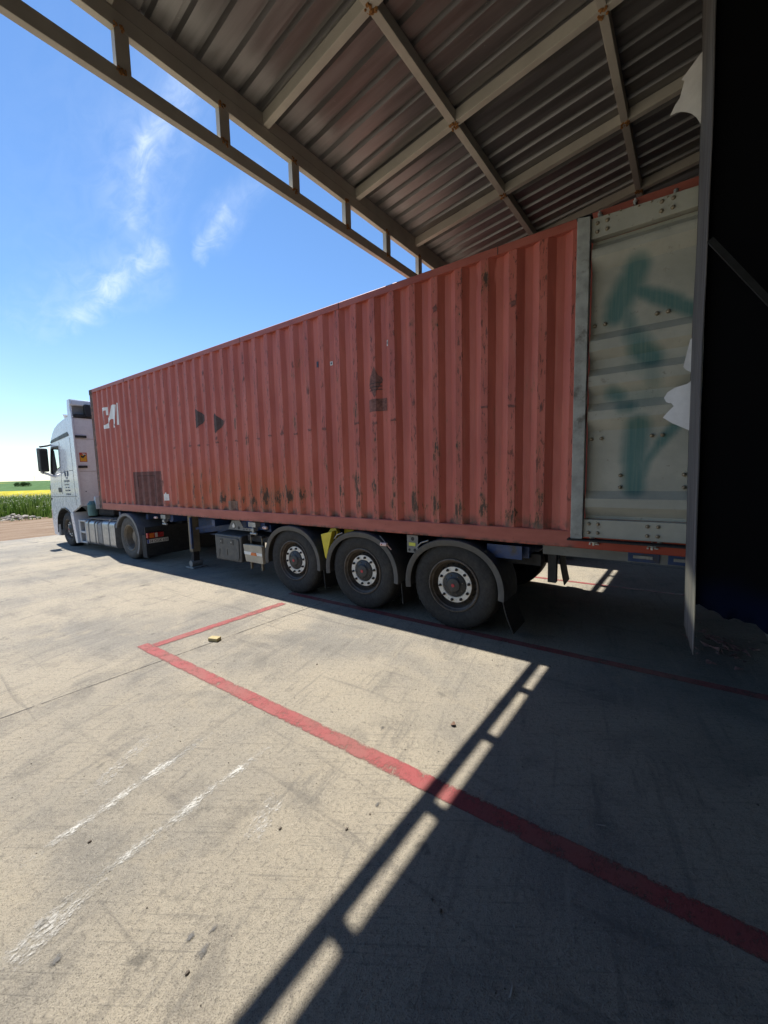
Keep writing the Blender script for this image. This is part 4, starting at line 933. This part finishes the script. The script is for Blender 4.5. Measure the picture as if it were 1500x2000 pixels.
# roof deflector open at the back
de = empty('roof_deflector'); de.parent = tractor
dfl = [(-2.35, 3.46), (-1.85, 3.66), (-1.42, 3.93), (-1.28, 3.99), (-1.22, 3.97), (-1.22, 3.93)]
mb = MB()
for (u, v), (u2, v2) in zip(dfl, dfl[1:]):
    mb.hexa([(u, .25, v-.02), (u2, .0, v2-.02), (u2, 2.43, v2-.02), (u, 2.18, v-.02), (u, .25, v), (u2, .0, v2), (u2, 2.43, v2), (u, 2.18, v)])
mb.build('deflector_skin', white_cab, de, norm=False)
for y0 in (YC0, YC1-.04): MB().prxz([(-1.42, 3.52), (-1.19, 3.52), (-1.21, 3.80), (-1.17, 3.85), (-1.20, 3.975), (-1.36, 3.97), (-1.40, 3.75)], y0, y0+.04).build('deflector_side', white_cab, de, .01)
MB().box(-1.3, -1.2, .02, 2.4, 3.83, 3.955).build('deflector_lip', white_cab, de, .02)
MB().box(-1.32, -1.30, .05, 2.4, 3.52, 3.83).build('deflector_back', P('grey cavity', (.25, .25, .24), .8), de)
MB().box(-1.22, -1.16, .06, 2.3, 3.57, 3.60).build('deflector_frame', seam, de); MB().box(-1.25, -1.10, .28, .40, 3.55, 3.86).build('deflector_frame', seam, de)
# mirror
mi = empty('mirror'); mi.parent = tractor
MB().hexa([(-3.02, -.36, 2.16), (-2.82, -.32, 2.14), (-2.84, -.14, 2.14), (-3.06, -.14, 2.16), (-3.0, -.36, 2.82), (-2.80, -.32, 2.80), (-2.82, -.14, 2.80), (-3.04, -.14, 2.82)]).build('mirror_housing', black_pl, mi, .03)
MB().hexa([(-2.83, -.34, 2.20), (-2.80, -.33, 2.20), (-2.82, -.15, 2.20), (-2.85, -.15, 2.20), (-2.81, -.34, 2.76), (-2.78, -.33, 2.76), (-2.80, -.15, 2.76), (-2.83, -.15, 2.76)]).build('mirror_glass', seam, mi, .005)
for z, zz in ((2.85, 2.93), (2.12, 2.02)): MB().tube([(-2.95, -.28, z), (-3.0, -.10, (z+zz)/2), (-3.05, .0, zz)], .028, 8).build('mirror_arm', black_pl, mi, smooth=True)
MB().tube([(-3.0, -.30, 2.14), (-2.9, -.16, 2.07), (-2.88, -.03, 2.0)], .035, 8).build('mirror_arm', white_cab, mi, smooth=True)
# lower body: wheel arch trim, step fender, bumper lamp
mb = MB(); ar = [(-3.04, .40), (-3.02, .60), (-2.95, .82), (-2.80, .98), (-2.57, 1.09), (-2.30, 1.11), (-2.06, 1.05), (-1.92, .97)]
for (u, v), (u2, v2) in zip(ar, ar[1:]): mb.hexa([(u, YC0-.02, v-.03), (u2, YC0-.02, v2-.03), (u2, .35, v2-.03), (u, .35, v-.03), (u, YC0-.02, v+.005), (u2, YC0-.02, v2+.005), (u2, .35, v2+.005), (u, .35, v+.005)])
mb.build('wheel_arch', black_pl, tractor)
MB().prxz([(-1.93, .97), (-1.72, 1.0), (-1.56, .16), (-1.70, .14)], YC0-.01, .30).build('step_fender', white_cab, tractor, .015)
MB().box(-3.44, -3.0, .0, 2.43, .27, .45).build('bumper', P('grey bumper', (.2, .2, .2), .5), tractor, .03)
MB().prxz([(-3.47, .75), (-3.40, .72), (-3.41, 1.02), (-3.46, 1.05)], YC0-.004, .1).build('headlamp', lamp_w, tractor)
MB().prxz([(-3.41, 1.4), (-3.25, 1.37), (-3.37, 1.30)], YC0-.003, YC0+.02).build('trim_strip', seam, tractor)
MB().prxz([(-3.39, 1.75), (-3.33, 1.76), (-3.34, 1.62), (-3.39, 1.60)], YC0-.003, YC0).build('trim_strip', black_pl, tractor)
wheel('front_wheel', (-2.36, .02, .49), tractor, r=.50, w=.30, n=48)
wheel('front_wheel', (-2.36, 2.41, .49), tractor, r=.50, w=.30, out=1, n=30)
dusty = P('dusty rim', (.20, .17, .13), .7, var=.2, vs=12)
dtr = P('dusty tyre', (.075, .07, .062), .8, var=.2, vs=12, bump=.2)
for s, (y, ou) in enumerate(((.0, -1), (2.43, 1))):
    w_o = wheel('drive_wheel', (1.56, y, .50), tractor, r=.505, w=.30, deep=True, out=ou, rimm=dusty, n=48 if s == 0 else 30)
    if s == 0:
        for ch in w_o.children:
            if ch.name.startswith('tyre'): ch.data.materials[0] = dtr
    MB().lathe(tyre_prof(.505, .28, .298), c=(1.56, (.32 if s == 0 else 1.83), .50), n=60).build('inner_tyre', black_rub, tractor, smooth=True, norm=False)
MB().tube([(1.56, .3, .5), (1.56, 2.1, .5)], .09, 12).build('axle', grimy, tractor)
sphere(mb := MB(), (1.56, 1.2, .5), .25, n=14); mb.build('differential', grimy, tractor, smooth=True)
# drive fender
mb = MB(); n = 30; sec = [(YC0-.02, -.04), (YC0-.02, .02), (YC0+.62, .02), (YC0+.62, .0), (YC0+.02, .0), (YC0+.02, -.04)]; m = len(sec)
for i in range(n+1):
    a = rad(-38)+rad(195)*i/n
    for y, o in sec: mb.v.append((1.52+(.60+o)*math.cos(a), y, .48+(.56+o)*math.sin(a)+(.03 if i < 5 else 0)))
mb.f = [(i*m+j, i*m+(j+1) % m, (i+1)*m+(j+1) % m, (i+1)*m+j) for i in range(n) for j in range(m)]+[tuple(range(m)), tuple(n*m+j for j in range(m))]
fm = P('dusty grey fender', (.15, .15, .155), .6, var=.15, dirt=(.24, .21, .17), ds=5)
mb.build('fender', fm, tractor, smooth=True)
m2 = MB(); m2.v = [(x, 2.43-y, z) for x, y, z in mb.v]; m2.f = mb.f; m2.build('fender', fm, tractor, smooth=True)
# tank, steps, chassis
tk = empty('fuel_tank'); tk.parent = tractor
def rbox(x0, x1, y0, y1, z0, z1, mat, name, r=.09):
    pr = []
    for cx, cz, a0 in ((y1-r, z1-r, 0), (y0+r, z1-r, 90), (y0+r, z0+r, 180), (y1-r, z0+r, 270)):
        for k in range(6): a = rad(a0+90*k/5); pr.append((cx+r*math.cos(a), cz+r*math.sin(a)))
    return MB().pryz(pr, x0, x1).build(name, mat, tk, .006, smooth=True)
rbox(-1.02, -.30, .0, .60, .17, .80, alu, 'tank_body'); rbox(-.29, .02, .01, .59, .19, .78, P('grey filter box', (.23, .22, .21), .55), 'tank_body'); rbox(.03, .76, .0, .60, .17, .82, alu, 'tank_body')
for x in (-.86, -.45, -.02, .40): rbox(x, x+.05, -.008, .608, .162, .828, P('tank strap', (.16, .165, .17), .5, .3), 'tank_strap')
mb = MB(); mb.tube([(.33, .12, .80), (.33, .10, .87)], .045, 14); mb.build('filler_cap', galv, tk, smooth=True)
st = MB(); st.box(-1.52, -1.40, -.0, .3, .17, .80); st.box(-1.09, -1.03, -.0, .3, .17, .80); st.box(-1.40, -1.09, .0, .3, .75, .80); st.box(-1.40, -1.09, .0, .3, .44, .50); st.box(-1.40, -1.09, .0, .3, .17, .22); st.build('cab_step', P('grey step panel', (.42, .42, .42), .5, dirt=(.25, .23, .2), ds=4), tractor, .01)
MB().box(-1.40, -1.09, .28, .30, .22, .75).build('step_back', seam, tractor)
MB().tube([(-.6, .3, .10), (-.6, .3, .18)], .03, 8).build('drain_plug', galv, tractor)
for y in (.80, 1.55): MB().box(-3.1, 2.35, y, y+.08, .55, .85).build('chassis_beam', grimy, tractor)
MB().box(-1.1, .9, .1, 2.3, .83, .855).build('deck_plate', P('dusty deck', (.20, .18, .16), .8), tractor)
MB().box(.9, 2.1, .7, 1.75, .86, .97).build('fifth_wheel', grimy, tractor, .02)
MB().box(-2.9, -1.3, .7, 1.75, .5, 1.15).build('engine_block', grimy, tractor, .03)
MB().tube([(-.62, .06, .93), (-.62, .06, 1.24)], .11, 18).build('gas_bottle', teal, tractor, .02, smooth=True)
MB().tube([(-.62, .06, 1.24), (-.62, .06, 1.31)], [.10, .05], 18).build('gas_bottle_neck', teal, tractor, smooth=True)
MB().box(-.60, -.50, .10, .22, 1.10, 1.42).build('bottle_bracket', P('pale plastic jug', (.45, .5, .55), .4), tractor, .01)
MB().box(-1.1, -.15, .35, 1.9, .9, 1.28).build('gearbox_cover', grimy, tractor, .03)
for k in range(3): MB().tube([(-1.1, .7+.2*k, 1.7), (-.6, .72+.2*k, 1.35), (-.2, .8+.2*k, 1.5), (.0, .85+.2*k, 1.25)], .018, 8).build('air_hose', P('hose', (.3, .03, .03) if k == 0 else (.03, .03, .03), .5), tractor, smooth=True)
# rear end: lamp, plate, flap
MB().box(2.40, 2.43, -.05, 2.48, .14, .78).build('rear_mud_panel', black_rub, tractor, .004)
MB().box(2.18, 2.40, -.02, .02, .10, .60).build('rear_mud_panel', black_rub, tractor)
tl = MB().box(2.431, 2.50, -.04, .30, .545, .655).build('tail_lamp', lamp_r, tractor, .008)
MB().box(2.501, 2.504, .0, .09, .553, .647).build('lamp_lens', lamp_o, tl); MB().box(2.501, 2.505, .115, .165, .553, .647).build('lamp_lens', P('reversing lens', (.6, .5, .4), .4), tl)
pl_o = MB().box(2.431, 2.437, -.03, .42, .425, .51).build('licence_plate', white_p, tractor, .002)
MB().box(2.4375, 2.4385, -.027, .01, .428, .507).build('plate_band', P('plate blue', (.02, .06, .35), .5), pl_o)
v, f = text_mb('34 OGK 658', .088, .0008); mxx = max(p[0] for p in v)
mb = MB(); mb.add([(2.4395+p[2], .018+p[0]/mxx*.39, .437+p[1]*1.0) for p in v], f); mb.build('plate_number', seam, pl_o)

# ------------------------------------------------------------------ second truck trailer with its container in the next bay (added to cast the shadow under the near one)
for src, lab_ in ((container, 'second red container added behind the near one for its cast shadow, almost hidden'), (trailer, 'second trailer chassis added in the next bay beneath the shadow-casting container')):
    c = copy_tree(src); c.location = (-1.4 if False else 0, 4.19, 0); c['label'] = lab_
# ------------------------------------------------------------------ small things on the concrete
wb = empty('wood_block', (7.50, -1.645, 0)); wb.rotation_euler = (0, 0, .35)
MB().box(-.058, .058, -.036, .036, .003, .038).build('block', P('yellow pine block', (.33, .27, .13), .7, var=.2, vs=30), wb, .004)
tag(wb, 'small yellow wood block lying on the sunlit concrete inside the red bay line', 'wood block')
mb = MB(); lf = [(0, 0), (.012, .008), (.03, .007), (.04, 0), (.028, -.009), (.013, -.009)]
mb.add([(10.28+u, -1.57+v*1.6, .006+.012*math.sin(u*50)) for u, v in lf], [tuple(range(6))]); mb.add([(10.30+v, -1.575+u*.8, .012+.008*math.sin(u*60)) for u, v in lf], [tuple(range(6))])
o = mb.build('dead_leaf', P('dead leaf', (.13, .075, .05), .8)); sm = o.modifiers.new('s', 'SOLIDIFY'); sm.thickness = .001
tag(o, 'crumpled brown leaf on sunlit concrete left of the striped canopy shadow', 'leaf')
mb = MB()
for k in range(160):
    x = random.uniform(7.5, 12.6); y = random.uniform(-3.8, .1); r = random.choice((.0025, .003, .003, .004, .005))
    sphere(mb, (x, y, r*.5), r, random.uniform(.7, 1.6), random.uniform(.7, 1.3), .7, 6)
for x, y in [(10.197, -2.607), (9.178, -3.365), (9.913, -2.792), (8.844, -1.438), (10.758, -2.68), (10.09, -3.37)]: sphere(mb, (x, y, .004), .007, 1, 1.4, .7, 6)
tag(mb.build('gravel_crumbs', P('dark grit', (.09, .075, .06), .9, var=.6, vs=3), norm=False), 'scattered grit and tiny stones on the concrete', 'grit', kind='stuff')
mb = MB()
for k in range(22):
    x = random.uniform(10.9, 12.5); y = random.uniform(-3.2, -.2); a = random.uniform(0, 3.14); l = random.uniform(.006, .024); w = random.uniform(.001, .004)
    dx, dy = math.cos(a), math.sin(a); mb.add([(x-dx*l-dy*w, y-dy*l+dx*w, .006), (x+dx*l-dy*w, y+dy*l+dx*w, .007), (x+dx*l+dy*w, y+dy*l-dx*w, .006), (x-dx*l+dy*w, y-dy*l-dx*w, .009)], [(0, 1, 2, 3)])
tag(mb.build('wood_splinters', P('pale splinters', (.24, .22, .19), .8, var=.4, vs=5), norm=False), 'pale wood splinters scattered over the shaded concrete', 'splinters', kind='stuff')

# ------------------------------------------------------------------ weeds, rubble, tree, pylon
def leaf_mat(name, a, b, tr=.3):
    m, n = shader(name); co = n.n('ShaderNodeTexCoord').outputs['Object']
    c = n.mix(n.ramp(n.noise(co, 1.1, 4), .3, .7), a, b)
    d = n.n('ShaderNodeBsdfDiffuse', {'Color': c}); t = n.n('ShaderNodeBsdfTranslucent', {'Color': c})
    x = n.n('ShaderNodeMixShader', {0: tr, 1: d.outputs[0], 2: t.outputs[0]}); n.n('ShaderNodeOutputMaterial', {0: x.outputs[0]}); return m
gr = leaf_mat('weed green', (.075, .14, .025), (.17, .23, .06), .45); fl = leaf_mat('white umbels', (.42, .45, .32), (.55, .57, .46), .2)
mb = MB(); mf = MB()
def zt_(x, y): return tz(math.hypot(x-CX, y-CY))
for k in range(52000):
    x = -14.9-random.random()**1.3*22; y = random.uniform(-16, 22)
    if -15 > x and (-17.6 < x) and 0.9 < y < 2.9: continue
    hm = .46+.72*min(1, max(0, (-15.4-x)/2.5))+.12*mnoise.noise(Vector((x*.5, y*.5, 0)))
    h = hm*random.uniform(.45, 1.1); z = zt_(x, y)-.02; w = random.uniform(.015, .045); a = random.uniform(0, 6.28); l = random.uniform(.0, .25)*h
    dx, dy = math.cos(a), math.sin(a)
    if -15.6 < x: h *= random.uniform(.3, 1)
    mb.add([(x-dy*w, y+dx*w, z), (x+dy*w, y-dx*w, z), (x+dx*l*.4+dy*w*.6, y+dy*l*.4-dx*w*.6, z+h*.6), (x+dx*l, y+dy*l, z+h)], [(0, 1, 2), (0, 2, 3)])
    if random.random() < .42 and x < -16.3:
        fx, fy, fz = x+dx*l, y+dy*l, z+h*random.uniform(.75, 1.05); r = random.uniform(.02, .045)
        mf.add([(fx+r*math.cos(q), fy+r*math.sin(q), fz+random.uniform(-.015, .015)) for q in [i/5*6.283 for i in range(5)]], [(0, 1, 2, 3, 4)])
        mf.add([(fx+r*math.cos(q)*.7, fy, fz+.02+r*.7*math.sin(q)) for q in [i/5*6.283 for i in range(5)]], [(0, 1, 2, 3, 4)])
wd = tag(mb.build('weeds', gr, norm=False), 'tall green roadside weeds at the edge of the yard', 'weeds', kind='stuff')
tag(mf.build('white_wildflowers', fl, norm=False), 'white wildflowers in the tall weeds at the yard edge', 'wildflowers', kind='stuff')
mb = MB()
for k in range(90):
    x = random.uniform(-17.4, -15.4); y = 1.9+random.gauss(0, .45); r = random.uniform(.04, .11)
    o0 = len(mb.v); sphere(mb, (x, y, zt_(x, y)+r*.3+.22*max(0, 1-abs(y-1.9)/.8)*random.random()), r, random.uniform(.8, 1.5), random.uniform(.8, 1.5), .7, 6)
    for i in range(o0, len(mb.v)):
        v = Vector(mb.v[i]); mb.v[i] = tuple(v+.04*mnoise.noise_vector(v*7))
tag(mb.build('rubble_heap', P('pale rubble', (.30, .27, .23), .9, var=.25, vs=5)), 'low heap of pale rubble in front of the tall weeds', 'rubble', kind='stuff')
def bushy_tree(loc, w, h, label):
    t = tag(empty('field_tree', loc), label, 'tree'); bark = P('bark', (.10, .08, .06), .9)
    mb = MB(); mb.tube([(0, 0, 0), (.1, 0, h*.35), (-.1, .1, h*.7)], [.3, .22, .1], 8)
    for s in (-1, 1): mb.tube([(.1, 0, h*.3), (s*w*.15, s*w*.15, h*.6), (s*w*.25, s*w*.3, h*.75)], [.15, .1, .04], 6)
    mb.build('trunk', bark, t, smooth=True)
    mb = MB()
    cl_ = [(random.uniform(-.4, .4)*w, random.uniform(-.45, .45)*w, h*random.uniform(.45, .8), random.uniform(.14, .22)*w) for _ in range(14)]
    for k in range(5200):
        cx_, cy_, cz_, r = random.choice(cl_); v = Vector((random.gauss(0, 1), random.gauss(0, 1), random.gauss(0, .7))).normalized()*r*random.uniform(.6, 1.05)
        p = Vector((cx_, cy_, cz_))+v; s = random.uniform(.08, .2); a, b = Vector((random.uniform(-1, 1), random.uniform(-1, 1), random.uniform(-1, 1)))*s, Vector((random.uniform(-1, 1), random.uniform(-1, 1), random.uniform(-1, 1)))*s
        mb.add([p, p+a, p+b], [(0, 1, 2)])
    mb.build('crown', leaf_mat('dark tree leaves', (.035, .075, .025), (.07, .12, .04), .25), t, norm=False); return t
dd = Vector((-.9756, .2193, 0)).normalized()*205; lx, ly = CX+dd.x, CY+dd.y
bushy_tree((lx, ly, zt_(lx, ly)-.6), 4.2, 2.4, 'lone dark bushy tree standing in the distant green field')
dd = Vector((-.9716, .2356, 0)).normalized()*2300; lx, ly = CX+dd.x, CY+dd.y
py = tag(empty('power_pylon', (lx, ly, 0)), 'tiny lattice power pylon on the far horizon', 'pylon'); pm = P('hazy grey steel', (.45, .48, .52), .8)
mb = MB(); H = 26
for sx in (-1, 1):
    for sy in (-1, 1): mb.tube([(sx*2.6, sy*2.6, 0), (sx*.7, sy*.7, H*.65), (sx*.4, sy*.4, H)], .22, 4)
for k in range(8):
    z = k*H/8; w = 2.6-1.9*min(1, z/(H*.65)); w2 = 2.6-1.9*min(1, (z+H/8)/(H*.65))
    for s in (-1, 1): mb.tube([(s*w, -w, z), (s*w2, w2, z+H/8)], .12, 4); mb.tube([(-w, s*w, z), (w2, s*w2, z+H/8)], .12, 4)
mb.build('tower', pm, py)
for z, w in ((H*.68, 7), (H*.84, 5.5)): MB().bar((0, -w, z), (0, w, z), .5, .5).build('cross_arm', pm, py)
